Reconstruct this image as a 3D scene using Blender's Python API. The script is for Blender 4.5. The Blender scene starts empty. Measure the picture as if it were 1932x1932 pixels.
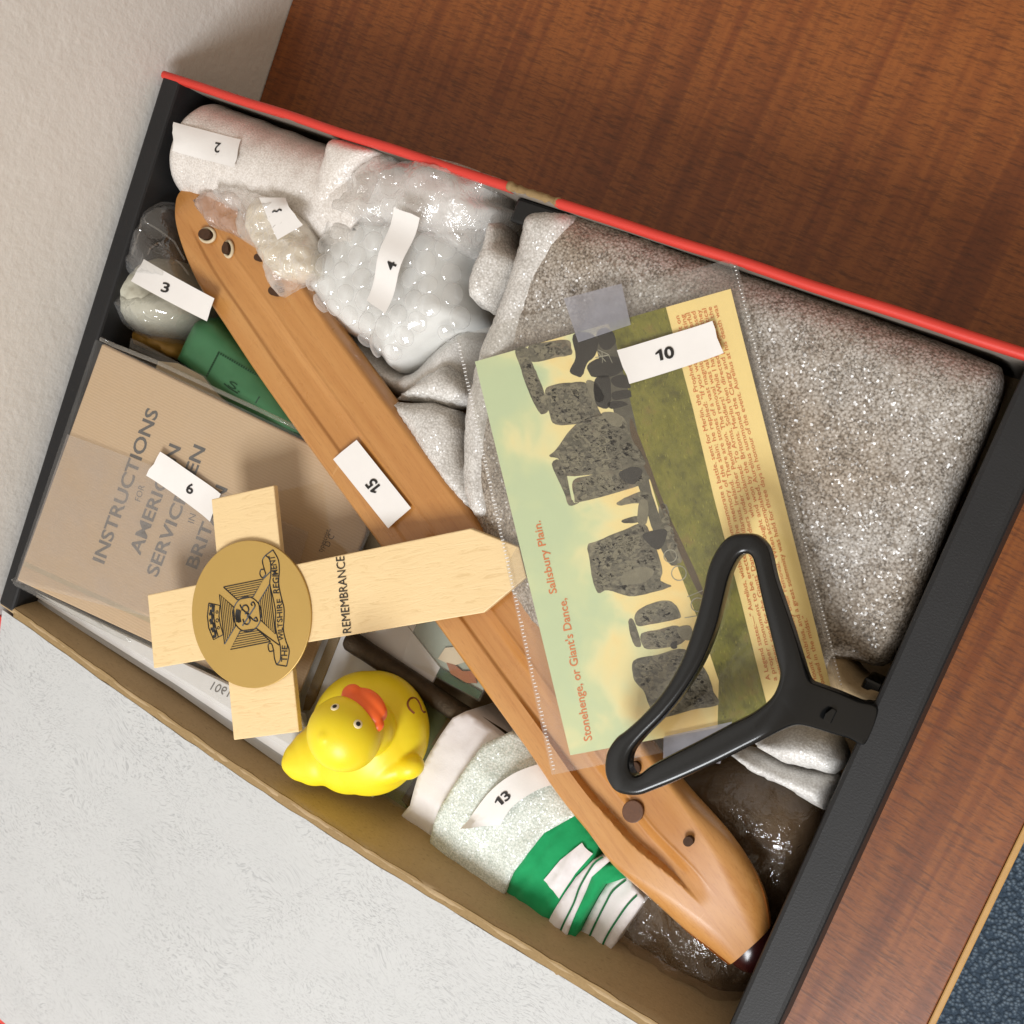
import bpy, bmesh, math, random
import numpy as np
from mathutils import Vector, Matrix, Euler, noise, geometry
from mathutils.bvhtree import BVHTree
random.seed(7)
S = bpy.context.scene
COL = S.collection

# ------------------------------------------------------------------ camera, light, exposure
cd = bpy.data.cameras.new('camera'); cam = bpy.data.objects.new('camera', cd); COL.objects.link(cam)
CAM = Vector((0.37496, 0.19441, 0.41434)); CROT = Euler((0.01639, 0.44396, 0.40312), 'XYZ')
FPX = 2108.0
cam.location = CAM; cam.rotation_euler = CROT
cd.sensor_width = 36; cd.lens = 36*FPX/1932; cd.clip_start = .01; cd.clip_end = 20
S.camera = cam
w = bpy.data.worlds.new('World'); S.world = w; w.use_nodes = True
bg = w.node_tree.nodes['Background']; bg.inputs[0].default_value = (1.0, .84, .66, 1); bg.inputs[1].default_value = .50
def area(name, loc, tgt, sx, sy, power, col):
    l = bpy.data.lights.new(name, 'AREA'); l.shape = 'RECTANGLE'; l.size = sx; l.size_y = sy; l.energy = power; l.color = col
    o = bpy.data.objects.new(name, l); COL.objects.link(o); o.location = loc
    o.rotation_euler = (Vector(tgt)-Vector(loc)).to_track_quat('-Z', 'Y').to_euler()
    return o
area('window_light', (.72, -1.02, 1.28), (.2, .1, .04), .50, .66, 30, (.95, .975, 1.0))
S.view_settings.view_transform = 'Standard'; S.view_settings.look = 'None'
S.view_settings.exposure = 0; S.view_settings.gamma = 1
S.cycles.max_bounces = 8; S.cycles.transparent_max_bounces = 16
S.cycles.caustics_reflective = False; S.cycles.caustics_refractive = False
S.cycles.use_denoising = True

# ------------------------------------------------------------------ pixel helpers (photo seen at 1932 px): a pixel gives a direction, the height comes from what the thing rests on
RM = CROT.to_matrix()
def ray(u, v): return (RM @ Vector(((u-966)/FPX, (966-v)/FPX, -1))).normalized()
def at(u, v, z):
    d = ray(u, v); return CAM + d*((z-CAM.z)/d.z)
ZM = dict(A=(191.7,95.8,.26455), B=(575.,223.6,.26455), C=(0,575,.3307), D=(255.6,894.5,.26463), E=(511.1,1118,.23149),
          F=(830.6,511.1,.4959), G=(1086.1,958.3,.3307), H=(734.7,1341.7,.41336), I=(0,0,.3307), J=(1277.8,447.2,.33864),
          K=(1277.8,1277.8,.33864), L=(0,1054.2,.46297), N=(319.4,990.3,.19841), P=(447.2,447.2,.26455), Q=(766.7,894.5,.23149),
          R=(1022.2,1309.7,.29765), S=(159.7,351.4,.24802), T=(894.5,319.4,.09921))
def zz(k, pts):
    a, b, s = ZM[k]; return [(a+p[0]*s, b+p[1]*s) for p in pts]
def z1(k, u, v): return zz(k, [(u, v)])[0]
def plane_fn(p0, p1, p2, off=0):
    n = (p1-p0).cross(p2-p0).normalized()
    if n.z < 0: n = -n
    q = p0 + n*off
    def f(u, v):
        d = ray(u, v); return CAM + d*((q-CAM).dot(n)/d.dot(n))
    f.n = n
    return f
def flat(z):
    f = lambda u, v: at(u, v, z)
    f.n = Vector((0,0,1)); return f

# ------------------------------------------------------------------ materials
class NT:
    def __init__(s, name):
        s.m = bpy.data.materials.new(name); s.m.use_nodes = True; s.t = s.m.node_tree; s.N = s.t.nodes; s.b = s.N['Principled BSDF']; s.out = s.N['Material Output']
    def n(s, typ, **kw):
        x = s.N.new(typ)
        for k, v in kw.items():
            if k.startswith('i_'):
                x.inputs[k[2:].replace('_', ' ')].default_value = v
            else: setattr(x, k, v)
        return x
    def l(s, a, b): s.t.links.new(a, b)
    def co(s, scale=(1,1,1), rot=(0,0,0), typ='Object'):
        c = s.n('ShaderNodeTexCoord'); r = s.n('ShaderNodeMapping'); r.inputs['Rotation'].default_value = rot
        m = s.n('ShaderNodeMapping'); m.inputs['Scale'].default_value = scale
        s.l(c.outputs[typ], r.inputs[0]); s.l(r.outputs[0], m.inputs[0]); return m.outputs[0]
    def noise(s, vec, scale, detail=4, rough=.55, dist=0):
        x = s.n('ShaderNodeTexNoise'); s.l(vec, x.inputs['Vector']); x.inputs['Scale'].default_value = scale; x.inputs['Detail'].default_value = detail
        x.inputs['Roughness'].default_value = rough; x.inputs['Distortion'].default_value = dist; return x.outputs['Fac']
    def vor(s, vec, scale, feature='F1', rnd=1.0, out='Distance'):
        x = s.n('ShaderNodeTexVoronoi', feature=feature); s.l(vec, x.inputs['Vector']); x.inputs['Scale'].default_value = scale
        x.inputs['Randomness'].default_value = rnd; return x.outputs[out]
    def ramp(s, fac, stops):
        x = s.n('ShaderNodeValToRGB'); s.l(fac, x.inputs[0]); e = x.color_ramp.elements
        while len(e) < len(stops): e.new(.5)
        for el, (p, c) in zip(e, stops):
            el.position = p; el.color = (c if isinstance(c, tuple) else (c, c, c)) + (1,)
        return x.outputs[0]
    def mix(s, fac, a, b, typ='MIX'):
        x = s.n('ShaderNodeMix', data_type='RGBA', blend_type=typ)
        for v, i in ((fac, 0), (a, 6), (b, 7)):
            if isinstance(v, (int, float)): x.inputs[i].default_value = v
            elif isinstance(v, tuple): x.inputs[i].default_value = v+(1,)
            else: s.l(v, x.inputs[i])
        return x.outputs[2]
    def math(s, op, a, b=0.):
        x = s.n('ShaderNodeMath', operation=op)
        for v, i in ((a, 0), (b, 1)):
            if isinstance(v, (int, float)): x.inputs[i].default_value = v
            else: s.l(v, x.inputs[i])
        return x.outputs[0]
    def bump(s, h, strength, dist=.001, into=None):
        x = s.n('ShaderNodeBump'); x.inputs['Strength'].default_value = strength; x.inputs['Distance'].default_value = dist; s.l(h, x.inputs['Height'])
        s.l(x.outputs[0], (into or s.b).inputs['Normal']); return x
    def set(s, col=None, rough=None, spec=None, metal=None, coat=None, sss=None, sheen=None):
        b = s.b.inputs
        if col is not None:
            if isinstance(col, tuple): b['Base Color'].default_value = col+(1,)
            else: s.l(col, b['Base Color'])
        if rough is not None:
            if isinstance(rough, (int, float)): b['Roughness'].default_value = rough
            else: s.l(rough, b['Roughness'])
        if spec is not None: b['Specular IOR Level'].default_value = spec
        if metal is not None: b['Metallic'].default_value = metal
        if coat is not None: b['Coat Weight'].default_value = coat; b['Coat Roughness'].default_value = .15
        if sss is not None: b['Subsurface Weight'].default_value = sss[0]; b['Subsurface Radius'].default_value = sss[1]; b['Subsurface Scale'].default_value = sss[2]
        if sheen is not None: b['Sheen Weight'].default_value = sheen
        return s

def simple(name, col, rough=.6, var=.12, scale=300, bump=0, bscale=900, spec=.4, **kw):
    t = NT(name); c = t.co()
    f = t.noise(c, scale, 5)
    dark = tuple(x*(1-var) for x in col); lite = tuple(min(1, x*(1+var)) for x in col)
    t.set(t.mix(f, dark, lite), rough, spec, **kw)
    if bump: t.bump(t.noise(c, bscale, 3), bump, .0004)
    return t.m

def m_wood_desk():
    t = NT('mahogany_veneer'); c0 = t.co()
    wob = t.noise(c0, 14, 3)
    # ribbon bands run along y, pores run across
    band = t.noise(t.co((1, .045, 1), (0, 0, .05)), 85, 3, .6, .25)
    band2 = t.noise(t.co((1, .03, 1), (0, 0, .05)), 330, 2, .5, .2)
    pores = t.noise(t.co((.12, 1.0, 1), (0, 0, .10)), 1100, 3, .65)
    dash = t.noise(t.co((.22, 1.0, 1), (0, 0, .06)), 850, 4, .75)
    fine = t.noise(c0, 2600, 2)
    base = t.ramp(band, [(.30, (.120, .026, .0085)), (.44, (.205, .055, .014)), (.54, (.31, .098, .022)), (.66, (.170, .041, .012))])
    base = t.mix(t.math('MULTIPLY', band2, .55), base, (.27, .086, .022))
    dk = t.ramp(dash, [(.48, 0.), (.62, 1.)])
    base = t.mix(t.math('MULTIPLY', dk, .40), base, (.045, .014, .008))
    pk = t.ramp(pores, [(.52, 0.), (.64, 1.)])
    base = t.mix(t.math('MULTIPLY', pk, .5), base, (.035, .012, .007))
    base = t.mix(t.math('MULTIPLY', fine, .25), base, (.28, .092, .026))
    t.set(base, t.ramp(dash, [(.3, .36), (.8, .50)]), .45)
    t.bump(pores, .12, .0003); return t.m
def m_plaster():
    t = NT('painted_plaster'); c = t.co()
    n1 = t.noise(c, 420, 3, .55); n2 = t.noise(c, 90, 3); n3 = t.vor(c, 240, 'SMOOTH_F1')
    h = t.math('ADD', t.math('MULTIPLY', n1, .8), t.math('ADD', t.math('MULTIPLY', n2, .9), t.math('MULTIPLY', n3, -.5)))
    t.set(t.mix(n2, (.74, .71, .665), (.81, .785, .745)), .75, .25)
    t.bump(h, .28, .0010); return t.m
def m_carpet():
    t = NT('blue_carpet'); c = t.co()
    v = t.vor(c, 260); n = t.noise(c, 60, 4); n2 = t.noise(c, 700, 2)
    col = t.mix(t.ramp(v, [(.15, 0.), (.6, 1.)]), t.mix(n2, (.16, .22, .29), (.32, .41, .50)), (.055, .080, .115))
    t.set(t.mix(t.math('MULTIPLY', n, .5), col, (.085, .13, .19)), .95, .1)
    t.bump(v, 1., -.004); return t.m
def m_black_board():
    t = NT('black_covered_board'); c = t.co()
    n = t.noise(c, 1500, 3); n2 = t.noise(c, 40, 3); sp = t.ramp(t.noise(c, 900, 2, .5), [(.73, 0.), (.78, 1.)])
    t.set(t.mix(t.math('MULTIPLY', sp, .25), t.mix(n2, (.010, .010, .011), (.018, .018, .019)), (.12, .12, .12)), .52, .35)
    t.bump(n, .25, .0003); return t.m
def m_red():
    t = NT('red_paper_cover'); c = t.co()
    n = t.noise(c, 60, 3); n1 = t.noise(c, 1200, 2)
    t.set(t.mix(n, (.56, .036, .025), (.66, .052, .036)), .45, .4); t.bump(n1, .15, .0003); return t.m
def m_card(name, a, b, sc=900):
    t = NT(name); c = t.co()
    n = t.noise(c, sc, 5, .7); n2 = t.noise(c, 60, 4); n3 = t.noise(t.co((.3, 1, 1)), 1500, 2)
    col = t.mix(n, a, b); col = t.mix(t.math('MULTIPLY', n2, .4), col, tuple(x*.6 for x in a)); col = t.mix(t.math('MULTIPLY', t.ramp(n3, [(.6, 0.), (.75, 1.)]), .4), col, tuple(x*.4 for x in a))
    t.set(col, .85, .2); t.bump(n, .4, .0005); return t.m
def m_lining():
    t = NT('grained_lining_paper')
    c = t.co((1, 1, 1)); warp = t.noise(c, 38, 3)
    x = t.n('ShaderNodeVectorMath', operation='ADD'); 
    nn = t.n('ShaderNodeTexNoise'); t.l(c, nn.inputs['Vector']); nn.inputs['Scale'].default_value = 26; nn.inputs['Detail'].default_value = 2
    sc = t.n('ShaderNodeVectorMath', operation='SCALE'); t.l(nn.outputs['Color'], sc.inputs[0]); sc.inputs['Scale'].default_value = .035
    t.l(c, x.inputs[0]); t.l(sc.outputs[0], x.inputs[1])
    mp = t.n('ShaderNodeMapping'); t.l(x.outputs[0], mp.inputs[0]); mp.inputs['Scale'].default_value = (.55, 1.5, 1)
    g1 = t.noise(mp.outputs[0], 820, 3, .6, .6)
    g2 = t.noise(mp.outputs[0], 1400, 2, .6)
    m2 = t.n('ShaderNodeMapping'); t.l(x.outputs[0], m2.inputs[0]); m2.inputs['Scale'].default_value = (2.2, .16, 1); m2.inputs['Rotation'].default_value = (0, 0, .5)
    streak = t.ramp(t.noise(m2.outputs[0], 300, 2, .5), [(.70, 0.), (.76, 1.)])
    f = t.ramp(g1, [(.53, 0.), (.64, 1.)]); f2 = t.ramp(g2, [(.58, 0.), (.70, 1.)])
    den = t.ramp(warp, [(.35, .35), (.65, 1.)])
    k = t.math('MULTIPLY', t.math('MAXIMUM', f, t.math('MULTIPLY', f2, .7)), den)
    k = t.math('MAXIMUM', k, t.math('MULTIPLY', streak, .6))
    stain = t.noise(t.co(), 9, 4, .6)
    col = t.mix(t.math('MULTIPLY', k, .70), t.mix(stain, (.46, .468, .465), (.555, .562, .558)), (.30, .305, .31))
    t.set(col, .6, .3); t.bump(k, .3, -.0003); return t.m
def m_foam(name, light, dark, holes, cell=1250, bumpd=.0005, rough=.17, spec=.7, bstr=.6, tint=None):
    t = NT(name); c = t.co()
    v = t.vor(c, cell, 'F1'); n = t.noise(c, cell*1.3, 3, .65); mid = t.noise(c, cell*.16, 3, .6); big = t.noise(c, 22, 3, .5)
    fac = t.math('ADD', t.math('MULTIPLY', v, .50), t.math('ADD', t.math('MULTIPLY', n, .45), t.math('MULTIPLY', mid, .22)))
    fac = t.ramp(fac, [(.40, 0.), (.74, 1.)])
    col = t.mix(fac, light, dark)
    if tint: col = t.mix(t.ramp(big, [(.40, 0.), (.62, .8)]), col, t.mix(fac, tuple(x*y for x, y in zip(light, tint)), tuple(x*y for x, y in zip(dark, tint))))
    pit = t.ramp(t.math('ADD', n, t.math('MULTIPLY', mid, .35)), [(.70, 0.), (.80, 1.)])
    col = t.mix(t.math('MULTIPLY', pit, holes), col, tuple(x*.22 for x in dark))
    t.set(col, .5, .2)
    hb = t.math('ADD', t.math('MULTIPLY', v, -1.), t.math('ADD', t.math('MULTIPLY', n, .9), t.math('MULTIPLY', mid, .6)))
    vf = t.n('ShaderNodeTexVoronoi'); t.l(c, vf.inputs['Vector']); vf.inputs['Scale'].default_value = cell*1.55
    sb_ = t.n('ShaderNodeVectorMath', operation='SUBTRACT'); t.l(vf.outputs['Color'], sb_.inputs[0]); sb_.inputs[1].default_value = (.5, .5, .5)
    sk_ = t.n('ShaderNodeVectorMath', operation='SCALE'); t.l(sb_.outputs[0], sk_.inputs[0]); sk_.inputs['Scale'].default_value = .85*bstr+.2
    gn = t.n('ShaderNodeNewGeometry'); an = t.n('ShaderNodeVectorMath', operation='ADD'); t.l(gn.outputs['Normal'], an.inputs[0]); t.l(sk_.outputs[0], an.inputs[1])
    nn_ = t.n('ShaderNodeVectorMath', operation='NORMALIZE'); t.l(an.outputs[0], nn_.inputs[0]); t.l(nn_.outputs[0], t.b.inputs['Coat Normal']); t.b.inputs['Coat Weight'].default_value = 1.; t.b.inputs['Coat Roughness'].default_value = rough+.12; t.b.inputs['Coat IOR'].default_value = 1.4+.3*spec
    b2 = t.n('ShaderNodeBump'); b2.inputs['Strength'].default_value = .22; b2.inputs['Distance'].default_value = bumpd; t.l(hb, b2.inputs['Height']); t.l(b2.outputs[0], t.b.inputs['Normal'])
    return t.m
def m_film(name, tint=(.96,.96,.95), haze=.06, hazecol=(.8,.8,.8), rough=.08, bumps=0, bscale=200, base=.035, rim=0.):
    t = NT(name); N = t
    tr = t.n('ShaderNodeBsdfTransparent'); tr.inputs[0].default_value = tint+(1,)
    gl = t.n('ShaderNodeBsdfGlossy'); gl.inputs['Roughness'].default_value = rough; gl.inputs[0].default_value = (1,1,1,1)
    df = t.n('ShaderNodeBsdfDiffuse'); df.inputs[0].default_value = hazecol+(1,)
    tl = t.n('ShaderNodeBsdfTranslucent'); tl.inputs[0].default_value = hazecol+(1,)
    dt = t.n('ShaderNodeMixShader'); dt.inputs[0].default_value = .35; t.l(df.outputs[0], dt.inputs[1]); t.l(tl.outputs[0], dt.inputs[2])
    lw = t.n('ShaderNodeLayerWeight'); lw.inputs['Blend'].default_value = .5; fres = t.math('MULTIPLY', t.math('POWER', lw.outputs['Facing'], 4.), .8)
    m1 = t.n('ShaderNodeMixShader'); m2 = t.n('ShaderNodeMixShader')
    c = t.co()
    hz = t.math('MULTIPLY', t.ramp(t.noise(c, 70, 4), [(.25, .45), (.75, 1.5 if False else 1.)]), haze*1.35)
    if rim: hz = t.math('ADD', hz, t.math('MULTIPLY', t.math('POWER', lw.outputs['Facing'], 2.2), rim))
    t.l(hz, m1.inputs[0]); t.l(tr.outputs[0], m1.inputs[1]); t.l(dt.outputs[0], m1.inputs[2])
    t.l(t.math('ADD', fres, base), m2.inputs[0]); t.l(m1.outputs[0], m2.inputs[1]); t.l(gl.outputs[0], m2.inputs[2])
    if bumps:
        b = t.n('ShaderNodeBump'); b.inputs['Strength'].default_value = bumps; b.inputs['Distance'].default_value = .0015
        hh = t.noise(c, bscale, 3, .6, 1.0); t.l(hh, b.inputs['Height'])
        for q in (gl, lw, df): t.l(b.outputs[0], q.inputs['Normal'])
    t.l(m2.outputs[0], t.out.inputs[0]); t.N.remove(t.b); return t.m
def m_shuttle():
    t = NT('honey_maple')
    c = t.co((.05, 1, 1), (0, 0, .467))
    g = t.noise(c, 620, 4, .6, .3); g2 = t.noise(t.co((.10, 1, 1), (0, 0, .467)), 2400, 3, .65); big = t.noise(t.co((.07, 1, 1), (0, 0, .467)), 70, 3, .5, .4)
    col = t.ramp(big, [(.30, (.42, .175, .042)), (.50, (.50, .232, .066)), (.68, (.56, .285, .092)), (.80, (.47, .21, .056))])
    col = t.mix(t.math('MULTIPLY', t.ramp(g, [(.50, 0.), (.68, 1.)]), .30), col, (.36, .125, .025))
    col = t.mix(t.math('MULTIPLY', t.ramp(g2, [(.54, 0.), (.70, 1.)]), .30), col, (.25, .085, .02))
    sc = t.ramp(t.noise(t.co((1, .08, 1), (0, 0, .2)), 500, 2, .5), [(.74, 0.), (.78, 1.)])
    col = t.mix(t.math('MULTIPLY', sc, .25), col, (.70, .45, .2))
    t.set(col, t.ramp(t.noise(t.co(), 60, 4, .6), [(.3, .24), (.7, .40)]), .5, coat=.35); t.bump(g2, .10, .0002); return t.m
def m_pale_wood():
    t = NT('pale_painted_wood')
    c = t.co((.16, 1, 1), (0, 0, -.58)); g = t.noise(c, 420, 4, .65, 1.4); g2 = t.noise(t.co(), 50, 2)
    line = t.ramp(g, [(.56, 0.), (.66, 1.)])
    t.set(t.mix(t.math('MULTIPLY', line, .35), t.mix(g2, (.76, .56, .29), (.82, .62, .345)), (.56, .37, .16)), .42, .4)
    t.bump(g, .35, -.0006); return t.m
def m_gold():
    t = NT('matt_gold_print'); c = t.co(); n = t.noise(c, 2200, 2); n2 = t.noise(c, 60, 3)
    t.set(t.mix(n2, (.46, .295, .080), (.50, .325, .094)), .38, .4, metal=.25); t.bump(n, .08, .0002); return t.m
def m_kraft():
    t = NT('ribbed_kraft_cover'); c = t.co((1, 1, 1), (0, 0, .04))
    wv = t.n('ShaderNodeTexWave', wave_type='BANDS', bands_direction='Y'); t.l(c, wv.inputs['Vector']); wv.inputs['Scale'].default_value = 260; wv.inputs['Distortion'].default_value = 1.2; wv.inputs['Detail'].default_value = 2
    n = t.noise(c, 300, 5, .65); n2 = t.noise(c, 30, 3)
    col = t.mix(wv.outputs['Fac'], (.52, .36, .21), (.58, .41, .25)); col = t.mix(t.math('MULTIPLY', n, .35), col, (.48, .33, .19)); col = t.mix(t.math('MULTIPLY', n2, .25), col, (.60, .45, .30))
    t.set(col, .6, .3); t.bump(wv.outputs['Fac'], .12, .0003); return t.m
def m_soap():
    t = NT('green_soap'); c = t.co(); n = t.noise(c, 90, 4); n2 = t.noise(c, 800, 3)
    t.set(t.mix(n, (.035, .140, .058), (.065, .205, .092)), .40, .45, sss=(.15, (.3, 1., .4), .004)); t.bump(n2, .12, .0004); return t.m
def m_duck():
    t = NT('yellow_vinyl'); c = t.co(); n = t.noise(c, 30, 3); n2 = t.noise(c, 1500, 2)
    t.set(t.mix(n, (.84, .65, .016), (.89, .71, .022)), .40, .42, sss=(.25, (1., .65, .05), .006)); t.bump(n2, .05, .0002); return t.m
def m_rod():
    t = NT('dark_bronze_metal'); c = t.co(); n = t.noise(c, 260, 5, .7); n2 = t.noise(c, 1700, 3, .7)
    t.set(t.mix(n, (.028, .021, .015), (.12, .085, .05)), t.ramp(n2, [(.3, .34), (.7, .55)]), .5, metal=.75); t.bump(n2, .6, .0006); return t.m
def m_cloth(name, a, b, wv=1500):
    t = NT(name); c = t.co()
    x = t.n('ShaderNodeTexWave', wave_type='BANDS', bands_direction='DIAGONAL'); t.l(c, x.inputs['Vector']); x.inputs['Scale'].default_value = 900; x.inputs['Distortion'].default_value = .4
    n = t.noise(c, 150, 4)
    t.set(t.mix(n, a, b), .8, .2, sheen=.2); t.bump(t.math('ADD', t.math('MULTIPLY', t.noise(c, 3000, 2), .25), n), .35, .0008); return t.m
def m_crumple(name, a, b, sc=95, rough=.12, hl=.6):
    t = NT(name); c = t.co()
    nn = t.n('ShaderNodeTexNoise'); t.l(c, nn.inputs['Vector']); nn.inputs['Scale'].default_value = sc; nn.inputs['Detail'].default_value = 2
    sc_ = t.n('ShaderNodeVectorMath', operation='SCALE'); t.l(nn.outputs['Color'], sc_.inputs[0]); sc_.inputs['Scale'].default_value = .02
    ad = t.n('ShaderNodeVectorMath', operation='ADD'); t.l(c, ad.inputs[0]); t.l(sc_.outputs[0], ad.inputs[1])
    v = t.vor(ad.outputs[0], sc*1.6, 'DISTANCE_TO_EDGE'); n = t.noise(ad.outputs[0], sc*2.6, 3, .6)
    edge = t.ramp(v, [(.0, 1.), (.05, 0.)])
    t.set(t.mix(t.math('MULTIPLY', edge, .5), t.mix(n, a, b), tuple(min(1, x*2.2) for x in b)), rough, hl, coat=.6)
    hh = t.math('ADD', t.math('MULTIPLY', v, 1.6), n)
    bb = t.n('ShaderNodeBump'); bb.inputs['Strength'].default_value = .9; bb.inputs['Distance'].default_value = .004; t.l(hh, bb.inputs['Height']); t.l(bb.outputs[0], t.b.inputs['Coat Normal'])
    t.bump(n, .15, .0015); return t.m
def m_sky_print():
    t = NT('printed_sky'); c = t.co()
    n = t.noise(c, 42, 3, .5, .4); n2 = t.noise(c, 2200, 2)
    dv = at(1379, 545, .061)-at(896, 682, .061)
    sep = t.n('ShaderNodeSeparateXYZ'); t.l(t.co((1, 1, 1), (0, 0, -math.atan2(dv.y, dv.x))), sep.inputs[0])
    f = t.math('ADD', t.math('MULTIPLY', t.math('SUBTRACT', n, .5), 2.2), t.math('ADD', t.math('MULTIPLY', sep.outputs[0], 17.), .84))
    col = t.ramp(f, [(.0, (.53, .64, .39)), (.28, (.60, .68, .39)), (.46, (.76, .74, .40)), (.66, (.86, .73, .34)), (1., (.90, .64, .24))])
    t.set(t.mix(t.math('MULTIPLY', n2, .12), col, (.5, .5, .3)), .45, .35); return t.m
def m_grass_print():
    t = NT('printed_grass'); c = t.co(); n = t.noise(c, 110, 5, .7); n2 = t.noise(t.co((.35, 1, 1), (0, 0, .7)), 900, 3)
    col = t.ramp(n, [(.25, (.065, .055, .012)), (.42, (.14, .135, .018)), (.55, (.20, .19, .026)), (.68, (.22, .165, .035)), (.8, (.12, .06, .015))])
    t.set(t.mix(t.math('MULTIPLY', t.ramp(n2, [(.45, 0.), (.75, 1.)]), .35), col, (.05, .055, .012)), .45, .35); return t.m
def m_stone_print():
    t = NT('printed_stone'); c = t.co(); n = t.noise(c, 170, 4, .6, .8); n2 = t.noise(c, 80, 3)
    col = t.ramp(n, [(.28, (.035, .032, .022)), (.42, (.095, .088, .060)), (.54, (.155, .142, .098)), (.68, (.25, .225, .15))])
    col = t.mix(t.math('MULTIPLY', t.ramp(n2, [(.58, 0.), (.75, 1.)]), .5), col, (.16, .075, .045))
    t.set(col, .45, .35); return t.m

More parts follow.
